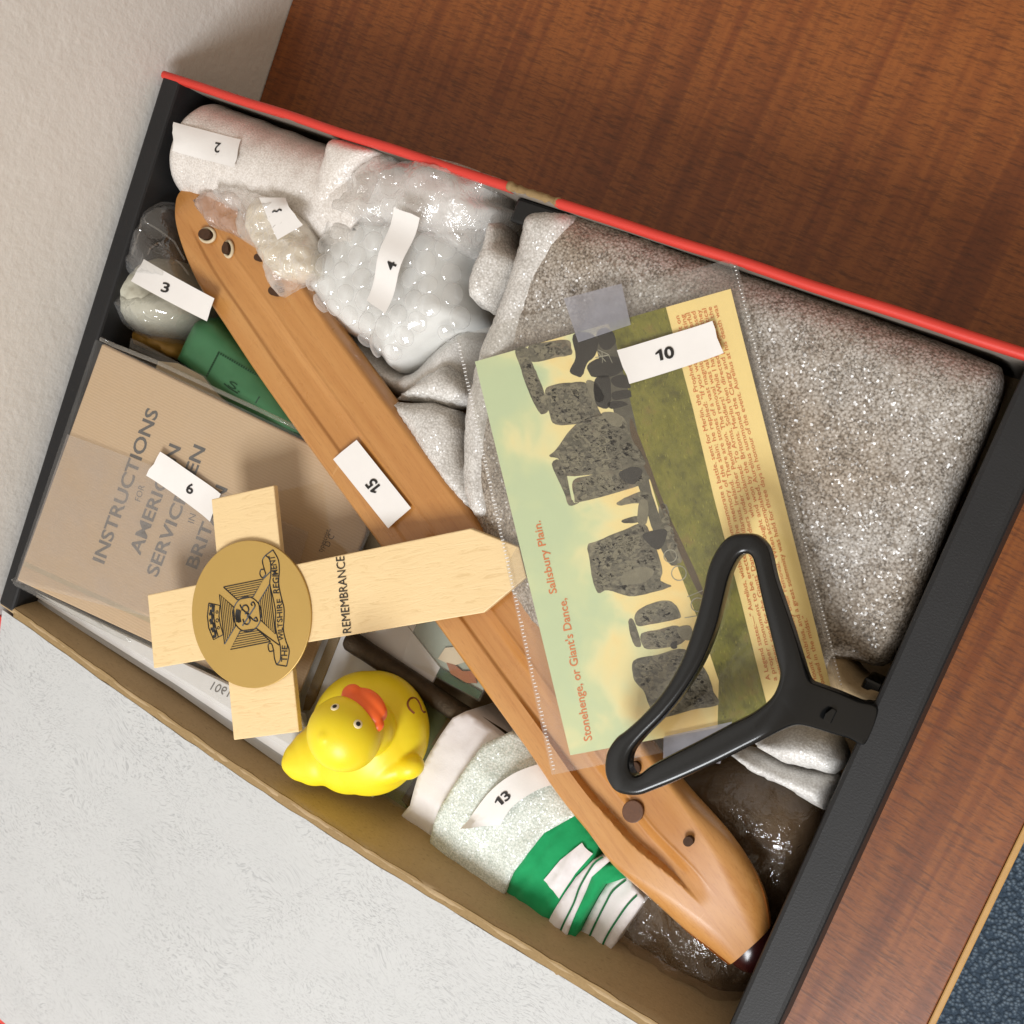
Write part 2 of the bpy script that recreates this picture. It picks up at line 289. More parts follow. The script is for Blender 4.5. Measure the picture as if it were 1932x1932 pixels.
M = dict(
 desk=m_wood_desk(), edge=simple('pale_edge_band', (.52, .30, .10), .5, .15, 200), plaster=m_plaster(), carpet=m_carpet(), black=m_black_board(), red=m_red(),
 brown=m_card('brown_card', (.40, .285, .155), (.54, .40, .24)), torn=m_card('torn_card_core', (.26, .17, .075), (.40, .28, .14)), grey=m_card('grey_card', (.20, .17, .14), (.30, .26, .22)),
 lining=m_lining(), foamw=m_foam('white_foam', (.85, .84, .82), (.64, .62, .59), .08), foamp=m_foam('pinkish_white_foam', (.86, .82, .78), (.66, .61, .56), .04, 1350),
 foamg=m_foam('grey_foam_over_dark_object', (.53, .50, .465), (.23, .195, .158), .6, 1000, .0012, .14, .5, .9, (.80, .70, .58)), foamm=m_foam('translucent_white_foam', (.74, .72, .69), (.50, .475, .44), .15, 1150, .0007, .15, .8, .8), foamt=m_foam('pale_green_foam', (.83, .87, .82), (.55, .61, .55), .16, 1250, .0006, .15, .7, .8),
 film=m_film('clear_film'), filmh=m_film('hazy_film', haze=.16, hazecol=(.70,.66,.60)), sleeve=m_film('clear_sleeve', (.98,.975,.965), .055, (.74,.68,.60), .10, .15, 40), tape=m_film('frosted_tape', (.90,.90,.92), .62, (.50,.50,.56), .3, base=.02),
 pocket=m_film('milky_pocket', (.97,.97,.97), .26, (.66,.60,.55), .25), bagfilm=m_film('bag_film', (.97,.97,.96), .07, (.85,.85,.85), .05, .9, 110, base=.09, rim=.35), bubble=m_film('bubble_film', (.99,.99,.99), .12, (.97,.98,.98), .06, 0, 260, base=.10, rim=.8),
 wrapf=m_film('crinkled_film', (.985,.98,.97), .26, (.96,.94,.92), .06, 1.0, 210, base=.12, rim=.5), pinkf=m_film('pinkish_crinkled_film', (.97,.93,.91), .38, (.84,.72,.66), .12, 1.0, 230, base=.06),
 inner=m_crumple('white_inner_wrap', (.78, .77, .75), (.88, .87, .86), 70, .16), cream=m_crumple('cream_inner_wrap', (.74, .62, .44), (.86, .78, .62), 90, .2), dark=m_crumple('brown_film_wrap', (.060, .038, .020), (.105, .070, .040), 110, .4, .2),
 packbrown=m_card('brown_packing', (.100, .062, .028), (.20, .130, .066), 90), brownfilm=m_film('brownish_crinkled_film', (.93,.90,.87), .14, (.42,.33,.25), .10, 1.0, 190, base=.05, rim=.22),
 shuttle=m_shuttle(), pale=m_pale_wood(), gold=m_gold(), ink=simple('black_ink', (.018, .016, .015), .5, .2, 900), greyink=simple('grey_ink', (.095, .088, .082), .55, .3, 700), brownink=simple('brown_ink', (.20, .055, .012), .5), orangeink=simple('orange_ink', (.66, .19, .05), .5, .2, 900),
 paper=simple('label_paper', (.82, .795, .77), .6, .03, 200, .05), paperc=simple('cream_paper', (.66, .55, .38), .65, .08, 120), innerw=simple('smooth_white_padding', (.80, .80, .785), .5, .06, 120), slate=simple('grey_paper', (.50, .50, .50), .6, .08, 100), white=simple('white_paper', (.72, .71, .70), .6, .05, 100), soap=m_soap(), stamp=simple('stamped_mark', (.012, .050, .020), .6),
 kraft=m_kraft(), pages=simple('page_edges', (.55, .44, .28), .8, .15, 800), duck=m_duck(), bill=simple('orange_vinyl', (.86, .135, .022), .35, .06, 40, spec=.45, sss=(.2, (1., .3, .1), .004)),
 eyew=simple('cream_paint', (.85, .74, .50), .4), eyeb=simple('black_paint', (.012, .010, .010), .3), rod=m_rod(), clothw=m_cloth('white_cotton', (.70, .66, .66), (.80, .77, .77)), clothg=m_cloth('green_cotton', (.005, .25, .078), (.010, .34, .115)), clothgd=simple('green_thread', (.015, .14, .05), .8),
 sky=m_sky_print(), grass=m_grass_print(), stone=m_stone_print(), yellow=simple('yellow_margin', (.90, .70, .28), .5, .05, 300), carddark=simple('dark_print', (.022, .020, .016), .5, .5, 500), stonedark=simple('dark_stone_print', (.088, .081, .057), .5, .5, 400), stonemid=simple('mid_stone_print', (.135, .122, .085), .5, .5, 500), stonelite=simple('light_stone_print', (.185, .168, .112), .5, .4, 400), grassd=simple('dark_grass_print', (.055, .052, .010), .5, .3, 900), grassl=simple('light_grass_print', (.34, .31, .05), .5, .3, 900), cardlight=simple('pale_print', (.30, .29, .22), .5, .4, 600), path=simple('brown_path_print', (.085, .055, .025), .5, .4, 400),
 plastic=simple('black_plastic', (.006, .0065, .007), .24, .1, 300, .03, 2500, .45), tip=simple('dark_red_tip', (.030, .004, .004), .22, .3, 200, spec=.5), bone=simple('cream_bone', (.60, .50, .34), .35, .1, 200), hole=simple('bore_shade_wood', (.055, .024, .010), .8, .4, 500), plug=simple('walnut_plug', (.11, .045, .020), .5, .35, 700),  # hole: shade inside the bores, put into the wood colour
 wool=m_card('pale_fluffy_wool', (.50, .48, .38), (.68, .66, .55), 300), goldleaf=simple('gold_wrapper', (.40, .23, .05), .3, .4, 150, .4, 200), cardgreen=simple('dark_green_print', (.020, .060, .024), .4, .3, 200), cardmint=simple('pale_mint_print', (.33, .37, .30), .35, .12, 60), cardolive=simple('olive_print', (.12, .14, .020), .4, .3, 90), cardred=simple('rust_print', (.33, .12, .05), .4, .4, 120), umber=simple('brown_strip', (.25, .165, .055), .35, .15, 100),
)

# ------------------------------------------------------------------ object helpers
def thing(name, label, cat, loc=(0,0,0), group=None):
    o = bpy.data.objects.new(name, None); COL.objects.link(o); o.location = loc; o.empty_display_size = .01
    o['label'] = label; o['category'] = cat
    if group: o['group'] = group
    return o
def wloc(o):
    p = Vector((0,0,0))
    while o is not None: p = p + o.location; o = o.parent
    return p
def obj(name, verts, faces, mat, parent=None, smooth=False, label=None, cat=None, kind=None, sharp=None):
    me = bpy.data.meshes.new(name)
    if parent is None:
        org = Vector((sum(v[0] for v in verts), sum(v[1] for v in verts), 0))/len(verts); org.z = min(v[2] for v in verts)
    else:
        org = wloc(parent)
    me.from_pydata([Vector(v)-org for v in verts], [], faces); me.update()
    if isinstance(mat, str): mat = M[mat]
    me.materials.append(mat)
    o = bpy.data.objects.new(name, me); COL.objects.link(o)
    if parent is None: o.location = org
    else: o.parent = parent
    if smooth:
        for p in me.polygons: p.use_smooth = True
        if sharp: me.set_sharp_from_angle(angle=math.radians(sharp))
    if label: o['label'] = label
    if cat: o['category'] = cat
    if kind: o['kind'] = kind
    return o
def bevel(o, wd=.0006, seg=2):
    m = o.modifiers.new('bevel', 'BEVEL'); m.width = wd; m.segments = seg; m.limit_method = 'ANGLE'; m.angle_limit = math.radians(35)
    return o
def prism(name, top, bottom, mat, parent=None, bev=.0004, **kw):
    n = len(top); v = list(top)+list(bottom)
    f = [list(range(n)), [2*n-1-i for i in range(n)]] + [[i, n+i, n+(i+1) % n, (i+1) % n] for i in range(n)]
    # orient the top face upward
    a = sum(((Vector(top[i]).x*Vector(top[(i+1) % n]).y-Vector(top[(i+1) % n]).x*Vector(top[i]).y) for i in range(n)))
    if a < 0: f = [list(reversed(x)) for x in f]
    o = obj(name, v, f, mat, parent, **kw)
    if bev: bevel(o, bev)
    return o
def slab(name, P, pts, th, mat, parent=None, bev=.0004, **kw):
    top = [P(*p) for p in pts]
    if mat in ('film', 'filmh', 'sleeve', 'tape', 'pocket'):
        f = list(range(len(top)))
        if (top[1]-top[0]).cross(top[2]-top[0]).z < 0: f.reverse()
        return obj(name, top, [f], mat, parent, **kw)
    return prism(name, top, [t - P.n*th for t in top], mat, parent, bev, **kw)
FILMS = ('film', 'filmh', 'sleeve', 'tape', 'pocket')
def box(name, x0, x1, y0, y1, z0, z1, mat, parent=None, bev=.0006, **kw):
    return prism(name, [(x0,y0,z1),(x1,y0,z1),(x1,y1,z1),(x0,y1,z1)], [(x0,y0,z0),(x1,y0,z0),(x1,y1,z0),(x0,y1,z0)], mat, parent, bev, **kw)
def catmull(pts, n, closed=True):
    out = []; m = len(pts); rng = range(m if closed else m-1)
    g = lambda i: Vector(pts[i % m]) if closed else Vector(pts[max(0, min(m-1, i))])
    for i in rng:
        p0, p1, p2, p3 = g(i-1), g(i), g(i+1), g(i+2)
        for k in range(n):
            t = k/n
            out.append(.5*((2*p1)+(p2-p0)*t+(2*p0-5*p1+4*p2-p3)*t*t+(3*p1-p0-3*p2+p3)*t**3))
    if not closed: out.append(Vector(pts[-1]))
    return out
def resample(pts, sp, closed=True):
    out = []; m = len(pts)
    for i in range(m if closed else m-1):
        a, b = pts[i], pts[(i+1) % m]; L = (b-a).length; k = max(1, int(round(L/sp)))
        for j in range(k): out.append(a+(b-a)*(j/k))
    return out
def tri_fill(b2, sp):
    """triangulate a 2-D outline (Vectors, metres) with interior points"""
    K = 1000.; poly = np.array([(p.x*K, p.y*K) for p in b2]); s = sp*K
    x0, y0 = poly.min(0); x1, y1 = poly.max(0)
    xs = np.arange(x0, x1, s); ys = np.arange(y0, y1, s*.866)
    pts = []
    for j, y in enumerate(ys):
        for x in xs: pts.append((x+(s*.5 if j % 2 else 0)+random.uniform(-.12, .12)*s, y+random.uniform(-.12, .12)*s))
    pts = np.array(pts); a = poly; b = np.roll(poly, -1, 0)
    ins = np.zeros(len(pts), bool)
    for (ax, ay), (bx, by) in zip(a, b):
        c = ((ay > pts[:,1]) != (by > pts[:,1])) & (pts[:,0] < (bx-ax)*(pts[:,1]-ay)/((by-ay) if by != ay else 1e-9)+ax); ins ^= c
    pts = pts[ins]
    pts = pts[dist_poly(pts, poly) > .55*s]
    n = len(poly); vs = [Vector(p) for p in poly]+[Vector(p) for p in pts]
    r = geometry.delaunay_2d_cdt(vs, [(i, (i+1) % n) for i in range(n)], [list(range(n))], 1, 1e-6)
    V = np.array([(v.x, v.y) for v in r[0]]); F = [tuple(f) for f in r[2]]
    return V/K, F, dist_poly(V, poly)/K
def dist_poly(pts, poly):
    d = np.full(len(pts), 1e9); a = poly; b = np.roll(poly, -1, 0)
    for p, q in zip(a, b):
        e = q-p; L = (e@e) or 1e-12; t = np.clip(((pts-p)@e)/L, 0, 1); c = p+t[:,None]*e
        d = np.minimum(d, np.hypot(*(pts-c).T))
    return d
def bnd_edges(F):
    c = {}
    for f in F:
        for i in range(len(f)):
            e = (f[i], f[(i+1) % len(f)]); k = tuple(sorted(e)); c[k] = None if k in c else e
    return [e for e in c.values() if e]
def skirted(name, V, F, z, zbase, mat, parent, inset=.88, **kw):
    verts = [Vector((V[i][0], V[i][1], z[i])) for i in range(len(V))]; faces = []
    for f in F:
        a, b, c = [verts[i] for i in f[:3]]
        faces.append(f if (b-a).cross(c-a).z > 0 else tuple(reversed(f)))
    be = bnd_edges(faces); cen = Vector((float(np.mean(V[:,0])), float(np.mean(V[:,1]))))
    bot = {}
    def bt(i):
        if i not in bot:
            p = verts[i]; zb = zbase if zbase > 0 else p.z+zbase; m1 = len(verts); verts.append(Vector((p.x, p.y, p.z*.6+zb*.4)))
            q = cen+(Vector((p.x, p.y))-cen)*inset; verts.append(Vector((q.x, q.y, zb))); bot[i] = (m1, m1+1)
        return bot[i]
    for a, b in be:
        A, B = bt(a), bt(b); faces.append((a, A[0], B[0], b)); faces.append((A[0], A[1], B[1], B[0]))
    return obj(name, verts, faces, mat, parent, True, **kw)
def fbm(p, f, o=3):
    return noise.fractal(Vector((p[0], p[1], p[2]))*f, 1., 2., o)
def pillow(name, px, zedge, zbase, H, r, mat, parent=None, sp=.0022, nz=(), ridges=(), round_=3, inset=.88, seed=0, zf=None, **kw):
    w2 = [at(u, v, zedge).to_2d() for u, v in px]
    b = resample(catmull(w2, round_) if round_ else w2, sp)
    V, F, d = tri_fill(b, sp)
    k = np.clip(d/r, 0, 1); z = zedge + H*np.sqrt(np.clip(1-(1-k)**2, 0, 1))
    for i in range(len(V)):
        fa = min(1., d[i]/(.25*r)+.15); p = (V[i][0], V[i][1], seed*1.37)
        for a, f in nz: z[i] += a*fbm(p, f)*fa
        for a, f in ridges: z[i] += a*(1-2.2*abs(noise.noise(Vector(p)*f)))*fa
        if zf: z[i] += zf(V[i][0], V[i][1])
    return skirted(name, V, F, z, zbase, mat, parent, inset, **kw)
def drape(name, px, zfun, mat, parent=None, off=0., sp=.002, zbase=None, round_=0, **kw):
    """a sheet whose outline is seen at px, lying on the surface z = zfun(x, y)"""
    def solve(u, v):
        z = .095
        while z > .002:
            p = at(u, v, z)
            if z <= zfun(p.x, p.y)+off: break
            z -= .00025
        return at(u, v, z).to_2d()
    w2 = [solve(u, v) for u, v in px]
    b = resample(catmull(w2, round_) if round_ else w2, sp)
    V, F, d = tri_fill(b, sp); z = np.array([zfun(x, y)+off for x, y in V])
    if zbase is not None: return skirted(name, V, F, z, zbase, mat, parent, 1., **kw)
    vs = [Vector((V[i][0], V[i][1], z[i])) for i in range(len(V))]
    fs = [f if (vs[f[1]]-vs[f[0]]).cross(vs[f[2]]-vs[f[0]]).z > 0 else tuple(reversed(f)) for f in F]
    return obj(name, vs, fs, mat, parent, True, **kw)
def bvh(*objs):
    bpy.context.view_layer.update(); dg = bpy.context.evaluated_depsgraph_get(); vs = []; fs = []
    for o in objs:
        e = o.evaluated_get(dg); me = e.to_mesh(); n = len(vs); mw = o.matrix_world
        vs += [mw @ v.co for v in me.vertices]; fs += [tuple(n+i for i in p.vertices) for p in me.polygons]; e.to_mesh_clear()
    return BVHTree.FromPolygons(vs, fs)
def hit(b, off=.0004, zd=.05):
    def f(u, v):
        d = ray(u, v); h = b.ray_cast(CAM, d)
        return (h[0] - d*off) if h[0] is not None else at(u, v, zd)
    f.n = Vector((0,0,1)); return f
def sm(a, b, x): t = min(1, max(0, (x-a)/(b-a))); return t*t*(3-2*t)
def bil(q, s, t):
    a = Vector(q[0])*(1-s)+Vector(q[1])*s; b = Vector(q[3])*(1-s)+Vector(q[2])*s; return a*(1-t)+b*t
def quad_sheet(name, q, P, mat, parent, nx=10, ny=4, torn=0., curl=None, **kw):
    """paper strip: px quad TL,TR,BR,BL laid on P"""
    vs = []; fs = []
    for j in range(ny+1):
        for i in range(nx+1):
            s, t = i/nx, j/ny
            if torn and i in (0, nx): s += (random.random()-.5)*torn
            p = bil(q, s, t); v = P(*p)
            if curl: v = v + Vector((0,0,curl(s, t)))
            vs.append(v)
    for j in range(ny):
        for i in range(nx):
            a = j*(nx+1)+i; fs.append((a, a+nx+1, a+nx+2, a+1))
    o = obj(name, vs, fs, mat, parent, True, **kw)
    return o
_tc = {}
def text2d(s, bold=0.):
    k = (s, bold)
    if k not in _tc:
        cu = bpy.data.curves.new('t', 'FONT'); cu.body = s; cu.resolution_u = 3; cu.offset = bold
        o = bpy.data.objects.new('t', cu); COL.objects.link(o); bpy.context.view_layer.update()
        me = bpy.data.meshes.new_from_object(o.evaluated_get(bpy.context.evaluated_depsgraph_get()))
        V = [(v.co.x, v.co.y) for v in me.vertices]; F = [tuple(p.vertices) for p in me.polygons]
        bpy.data.objects.remove(o); bpy.data.curves.remove(cu); bpy.data.meshes.remove(me)
        _tc[k] = (V, F)
    return _tc[k]
def num2d(st, bold):
    V = []; F = []; x = 0.
    for ch in st:
        if ch == '1':
            h = CAPH; v = [(.24, 0), (.40, 0), (.40, h), (.29, h), (.24, h*.84), (.24, h*.70), (.06, h*.60), (.06, h*.76)]; f = [(0, 1, 2, 3, 4, 5), (5, 4, 3, 7, 6)]
            f = [(0, 1, 2, 3, 4), (0, 4, 5), (4, 3, 7), (4, 7, 6, 5)]
        else:
            v, f = text2d(ch, bold); m0 = min(p[0] for p in v); v = [(p[0]-m0, p[1]) for p in v]
        n = len(V); V += [(p[0]+x, p[1]) for p in v]; F += [tuple(n+i for i in q) for q in f]; x += max(p[0] for p in v)+.09
    return V, F
CAPH = max(y for x, y in text2d('H')[0])
def text(name, s, a, b, cap, P, mat, parent, bold=.0, off=.0, fn=None, **kw):
    """print s with its baseline from pixel a to pixel b, cap height vector in pixels"""
    V, F = (fn or text2d)(s, bold); x0 = min(v[0] for v in V); x1 = max(v[0] for v in V)
    A, B, Cv = Vector(a), Vector(b), Vector(cap)
    vs = []
    for x, y in V:
        p = A+(B-A)*((x-x0)/(x1-x0))+Cv*(y/CAPH); q = P(p.x, p.y); vs.append(q+(CAM-q).normalized()*off)
    fs = []
    for f in F:
        n = (vs[f[1]]-vs[f[0]]).cross(vs[f[2]]-vs[f[0]]); fs.append(f if n.dot(CAM-vs[f[0]]) > 0 else tuple(reversed(f)))
    return obj(name, vs, fs, mat, parent, **kw)
def ribbon_mesh(lines, wd, P, off=0.):
    vs = []; fs = []
    for ln in lines:
        p3 = [P(*p) for p in ln]; p3 = [p+(CAM-p).normalized()*off for p in p3]; n = len(p3)
        if n < 2: continue
        base = len(vs)
        for i in range(n):
            t = (p3[min(n-1, i+1)]-p3[max(0, i-1)]); up = (CAM-p3[i])
            sd = t.cross(up).normalized()*wd*.5; vs += [p3[i]-sd, p3[i]+sd]
        for i in range(n-1): fs.append((base+2*i, base+2*i+1, base+2*i+3, base+2*i+2))
    return vs, fs
def strokes(name, lines, wd, P, mat, parent, off=0., **kw):
    vs, fs = ribbon_mesh(lines, wd, P, off); return obj(name, vs, fs, mat, parent, **kw)
def tube(name, path, radii, mat, parent=None, seg=16, closed=False, sect=None, smooth=True, **kw):
    """sweep; sect = list of (side, up) offsets in units of radii"""
    n = len(path); vs = []; fs = []
    sec = sect or [(math.cos(2*math.pi*k/seg), math.sin(2*math.pi*k/seg)) for k in range(seg)]
    m = len(sec)
    for i in range(n):
        a = path[(i-1) % n] if closed else path[max(0, i-1)]; b = path[(i+1) % n] if closed else path[min(n-1, i+1)]
        t = (b-a).normalized(); sd = t.cross(Vector((0,0,1))).normalized(); up = sd.cross(t).normalized()
        rr = radii[i] if isinstance(radii, (list, tuple)) else radii
        for s, u in sec: vs.append(path[i]+sd*s*rr+up*u*rr)
    for i in range(n if closed else n-1):
        j = (i+1) % n
        for k in range(m): fs.append((i*m+k, i*m+(k+1) % m, j*m+(k+1) % m, j*m+k))
    if not closed: fs.append(tuple(reversed(range(m)))); fs.append(tuple(range((n-1)*m, n*m)))
    o = obj(name, vs, fs, mat, parent, smooth, **kw)
    bm = bmesh.new(); bm.from_mesh(o.data); bmesh.ops.recalc_face_normals(bm, faces=bm.faces); bm.to_mesh(o.data); bm.free()
    return o
def ellipsoid(c, ax, r, nu=24, nv=14):
    vs = []; fs = []
    X, Y, Z = ax
    for j in range(nv+1):
        th = math.pi*j/nv
        for i in range(nu):
            ph = 2*math.pi*i/nu
            vs.append(c+X*(r[0]*math.sin(th)*math.cos(ph))+Y*(r[1]*math.sin(th)*math.sin(ph))+Z*(r[2]*math.cos(th)))
    for j in range(nv):
        for i in range(nu): fs.append((j*nu+i, (j+1)*nu+i, (j+1)*nu+(i+1) % nu, j*nu+(i+1) % nu))
    return vs, fs
def merge(parts):
    vs = []; fs = []
    for v, f in parts:
        n = len(vs); vs += v; fs += [tuple(n+i for i in q) for q in f]
    return vs, fs
def remesh(o, vox, it=6):
    m = o.modifiers.new('remesh', 'REMESH'); m.mode = 'VOXEL'; m.voxel_size = vox; m.use_smooth_shade = True
    s = o.modifiers.new('smooth', 'SMOOTH'); s.factor = .5; s.iterations = it
    return o
def number_label(parent, txt, quad, P, ta, tb, cap, nx=12, ny=4, bold=.02, mat='paper', torn=.02, curl=None):
    if curl is None: curl = lambda s, t: .0009*abs(2*s-1)**5+.0003*math.sin(5*s+2*t)
    l = quad_sheet('number_label', quad, P, mat, parent, nx, ny, torn, curl)
    B = bvh(l); text('printed_number', txt, ta, tb, cap, hit(B, .0003), 'ink', l, bold, fn=num2d)
    return l

# ------------------------------------------------------------------ the setting: wall, desk, floor
def grid_sheet(name, P0, ex, ey, nx, ny, mat, kind):
    vs = [P0+ex*(i/nx)+ey*(j/ny) for j in range(ny+1) for i in range(nx+1)]
    fs = [(j*(nx+1)+i, j*(nx+1)+i+1, (j+1)*(nx+1)+i+1, (j+1)*(nx+1)+i) for j in range(ny) for i in range(nx)]
    return obj(name, vs, fs, mat, None, kind=kind)
WX = -.004
grid_sheet('wall', Vector((WX, -2.0, -.74)), Vector((0, 3.4, 0)), Vector((0, 0, 2.6)), 8, 8, 'plaster', 'structure')
grid_sheet('floor', Vector((WX, -2.0, -.74)), Vector((3.0, 0, 0)), Vector((0, 3.4, 0)), 8, 8, 'carpet', 'structure')
desk = thing('desk', 'reddish brown mahogany veneer desk top with pale wooden edge strip', 'desk', (.2, .1, -.025))
box('desk_top', WX+.0005, .4075, -.95, .95, -.025, 0, 'desk', desk, .0004)
box('edge_strip', .4077, .4100, -.95, .95, -.025, -.0003, 'edge', desk, .0005)

# ------------------------------------------------------------------ box file
LX, WY, HZ = .366, .2412, .062
bx = thing('box_file', 'red and black cardboard box file lying open with white lined lid', 'box file', (.183, .12, 0))
box('base_board', .002, .364, .001, .2395, .0008, .0035, 'brown', bx)
box('end_panel', 0, .0095, -.001, WY-.001, .0008, HZ, 'black', bx, .0012)
box('end_panel', .3525, LX, -.001, WY-.001, .0008, HZ, 'black', bx, .0016)
# catch side: grey inside, red covered rim in two runs with a torn notch between
NA, NB = at(964, 345, HZ).x, at(1052, 372, HZ).x
fs_ = box('front_panel', .0097, .3523, WY-.0032, WY-.0008, .0037, HZ-.0016, 'grey', bx)
def red_run(x0, x1, n=40):
    path = [Vector((x0+(x1-x0)*i/n, WY-.0018+.0002*math.sin(i*.5)*math.sin(math.pi*i/n), HZ-.0010)) for i in range(n+1)]
    sec = [(-1.05, -2.2), (-1.05, .3), (-.7, .85), (0, 1.05), (.7, .85), (1.05, .3), (1.05, -2.2)]
    return tube('red_rim', path, .0015, 'red', bx, sect=sec, sharp=50)
red_run(-.0005, NA); red_run(NB, LX-.001)
path = [Vector((NA-.001+(NB-NA+.002)*i/18, WY-.0016, HZ-.0028+.0010*random.random()+(.0022 if i in (0, 1, 18) else 0))) for i in range(19)]
tube('torn_notch', path, [.0013+.0006*random.random() for _ in path], 'torn', bx, 8)
ct = box('catch', NA+.001, NB+.004, WY-.0125, WY-.0034, .024, HZ-.006, 'plastic', bx, .0012)
box('catch_step', NA+.006, NB-.003, WY-.0150, WY-.0127, .028, HZ-.011, 'plastic', ct, .001)
# hinge side: bowed brown card wall with a torn looking top
n = 60; vs = []; fs = []
def bow(x): return -.0048*math.sin(math.pi*min(1, max(0, x/.34)))**1.3
for i in range(n+1):
    x = .0005+(.3520)*i/n; y = bow(x); r = .0005*fbm((x, 0, 0), 90)
    prof = [(y*.4+.0130, .0037), (y*.7+.0078+r, .030), (y+.0024+r, HZ-.004), (y+.0014+r*1.5, HZ-.0010), (y+.0002, HZ-.0004+r), (y-.0016, HZ-.0012), (y-.0030, HZ-.004), (y-.0030, .0037)]
    vs += [Vector((x, a, b)) for a, b in prof]
m = 8
for i in range(n):
    for k in range(m-1): fs.append((i*m+k, (i+1)*m+k, (i+1)*m+k+1, i*m+k+1))
o = obj('hinge_panel', vs, fs, 'brown', bx, True)
bm = bmesh.new(); bm.from_mesh(o.data); bmesh.ops.recalc_face_normals(bm, faces=bm.faces); bm.to_mesh(o.data); bm.free()
# lid falls back from the rim to the desk
def lid_pt(x, t, off=0.):
    y0 = bow(x)-.0015; y = y0*(1-t)-.2315*t
    z = HZ-.0012-(HZ-.0045)*t+.004*math.sin(math.pi*t)*.6
    if t < 0: z -= .035*t*t*60*.06; y += .0004*fbm((x*1., t, 0), 160)
    if -.03 < t < .012: z += .0003*fbm((x, t*.3, 0), 220); y += .0005*fbm((x, 3.+t, 0), 130)
    return Vector((x, y, z+off))
def lid_sheet(name, x0, x1, t0, t1, off, th, mat, nx=50, ny=30):
    vs = [lid_pt(x0+(x1-x0)*i/nx, t0+(t1-t0)*j/ny, off) for j in range(ny+1) for i in range(nx+1)]
    q = len(vs); vs += [v-Vector((0,0,th)) for v in vs]
    W = nx+1; fs = []
    for j in range(ny):
        for i in range(nx):
            a = j*W+i; fs += [(a, a+W, a+W+1, a+1), (q+a, q+a+1, q+a+W+1, q+a+W)]
    for i in range(nx): fs += [(i, i+1, q+i+1, q+i), (ny*W+i+1, ny*W+i, q+ny*W+i, q+ny*W+i+1)]
    for j in range(ny): fs += [((j+1)*W, j*W, q+j*W, q+(j+1)*W), (j*W+nx, (j+1)*W+nx, q+(j+1)*W+nx, q+j*W+nx)]
    return obj(name, vs, fs, mat, bx, True, sharp=40)
lid_sheet('lid_board', -.001, LX+.001, .025, 1., -.0002, .0026, 'red')
lid_sheet('lid_lining', .0025, LX-.002, .006, .982, .0005, .0004, 'lining')
lid_sheet('torn_edge', .0098, .3522, -.012, .010, .0003, .0008, 'torn', 90, 6)

# ------------------------------------------------------------------ low layers: sleeves and papers under the book
ZB = .0655
BP = (at(31, 1095, ZB), at(192, 648, ZB), at(640, 1120, .0425))
def PBo(o): return plane_fn(*BP, o)
sl = thing('document_sleeve', 'clear plastic sleeve of cream papers lying under the brown book', 'sleeve', at(380, 1000, .02))
slab('cream_sheet', PBo(-.0112), zz('S', [(560,1330),(700,1345),(1240,1620),(1500,1760),(1300,2300),(300,2100)]), .0010, 'paperc', sl, 0)
slab('sleeve_film', PBo(-.0105), zz('S', [(350,1155),(430,1190),(1000,1490),(1650,1835),(1500,2300),(250,2000)]), .0003, 'filmh', sl, 0)
st = thing('paper_stack', 'stack of white papers in clear pockets showing along the hinge side', 'papers', at(420, 1240, .004))
slab('sheet', flat(.0530), [(62,1114),(300,1230),(566,1356),(592,1398),(556,1412),(320,1268)], .0010, 'white', st, .0002)
slab('pocket', flat(.0534), [(58,1112),(300,1226),(572,1356),(600,1404),(552,1420),(321,1274)], .0003, 'filmh', st, 0)
slab('sheet', flat(.0515), [(38,1108),(300,1228),(566,1352),(588,1420),(549,1437),(323,1286)], .0012, 'white', st, .0002)
slab('sheet', flat(.0498), [(33,1114),(300,1228),(560,1350),(580,1438),(545,1456),(324,1299)], .0060, 'slate', st, .0003)
text('pencil_note', '1901', z1('D', 655, 1590), z1('D', 530, 1535), (8, -14), flat(.0532), 'greyink', st)

# ------------------------------------------------------------------ book
book = thing('book', 'brown covered book titled INSTRUCTIONS FOR AMERICAN SERVICEMEN in clear wrap', 'book', at(380, 1000, ZB-.012))
PB = PBo(0)
cv = slab('cover', PB, [(192,648),(712,900),(690,1005),(552,1336),(31,1095)], .0022, 'kraft', book, .0008)
slab('page_block', PBo(-.0024), [(200,660),(696,905),(676,1000),(545,1320),(45,1088)], .0075, 'pages', book, .0003)
strokes('hinge_crease', [zz('C', [(140,1470),(400,1590),(850,1790),(1100,1900)])], .0030, PBo(+.0002), 'pages', book)
PT = PBo(.0001)
def bt(s, a, b, cap, bold=.02): return text('cover_lettering', s, z1('C', *a), z1('C', *b), tuple(x*.3307 for x in cap), PT, 'greyink', book, bold)
bt('INSTRUCTIONS', (592,1480), (905,610), (-64,-26))
bt('FOR', (800,1125), (826,1035), (-32,-12), 0)
bt('AMERICAN', (798,1432), (1032,815), (-62,-26))
bt('SERVICEMEN', (896,1556), (1172,820), (-62,-26))
bt('IN', (1105,1250), (1118,1200), (-34,-13), 0)
bt('BRITAIN', (1122,1510), (1298,1050), (-62,-26))
text('pencil_note', 'typescript,', z1('D', 1330, 560), z1('D', 1392, 395), (-9, -4), PT, 'greyink', book)
text('pencil_note', 'D C', z1('D', 1382, 520), z1('D', 1420, 440), (-10, -4), PT, 'greyink', book)
PW = PBo(+.0010)
slab('clear_wrap', PW, [(180,640),(718,893),(696,1008),(556,1344),(24,1102)], .0001, 'film', book, 0)
slab('milky_pocket', PBo(+.0013), zz('C', [(385,738),(870,918),(1300,1090),(1760,1300),(1720,1440),(1590,1980),(90,1580)]), .0001, 'pocket', book, 0)
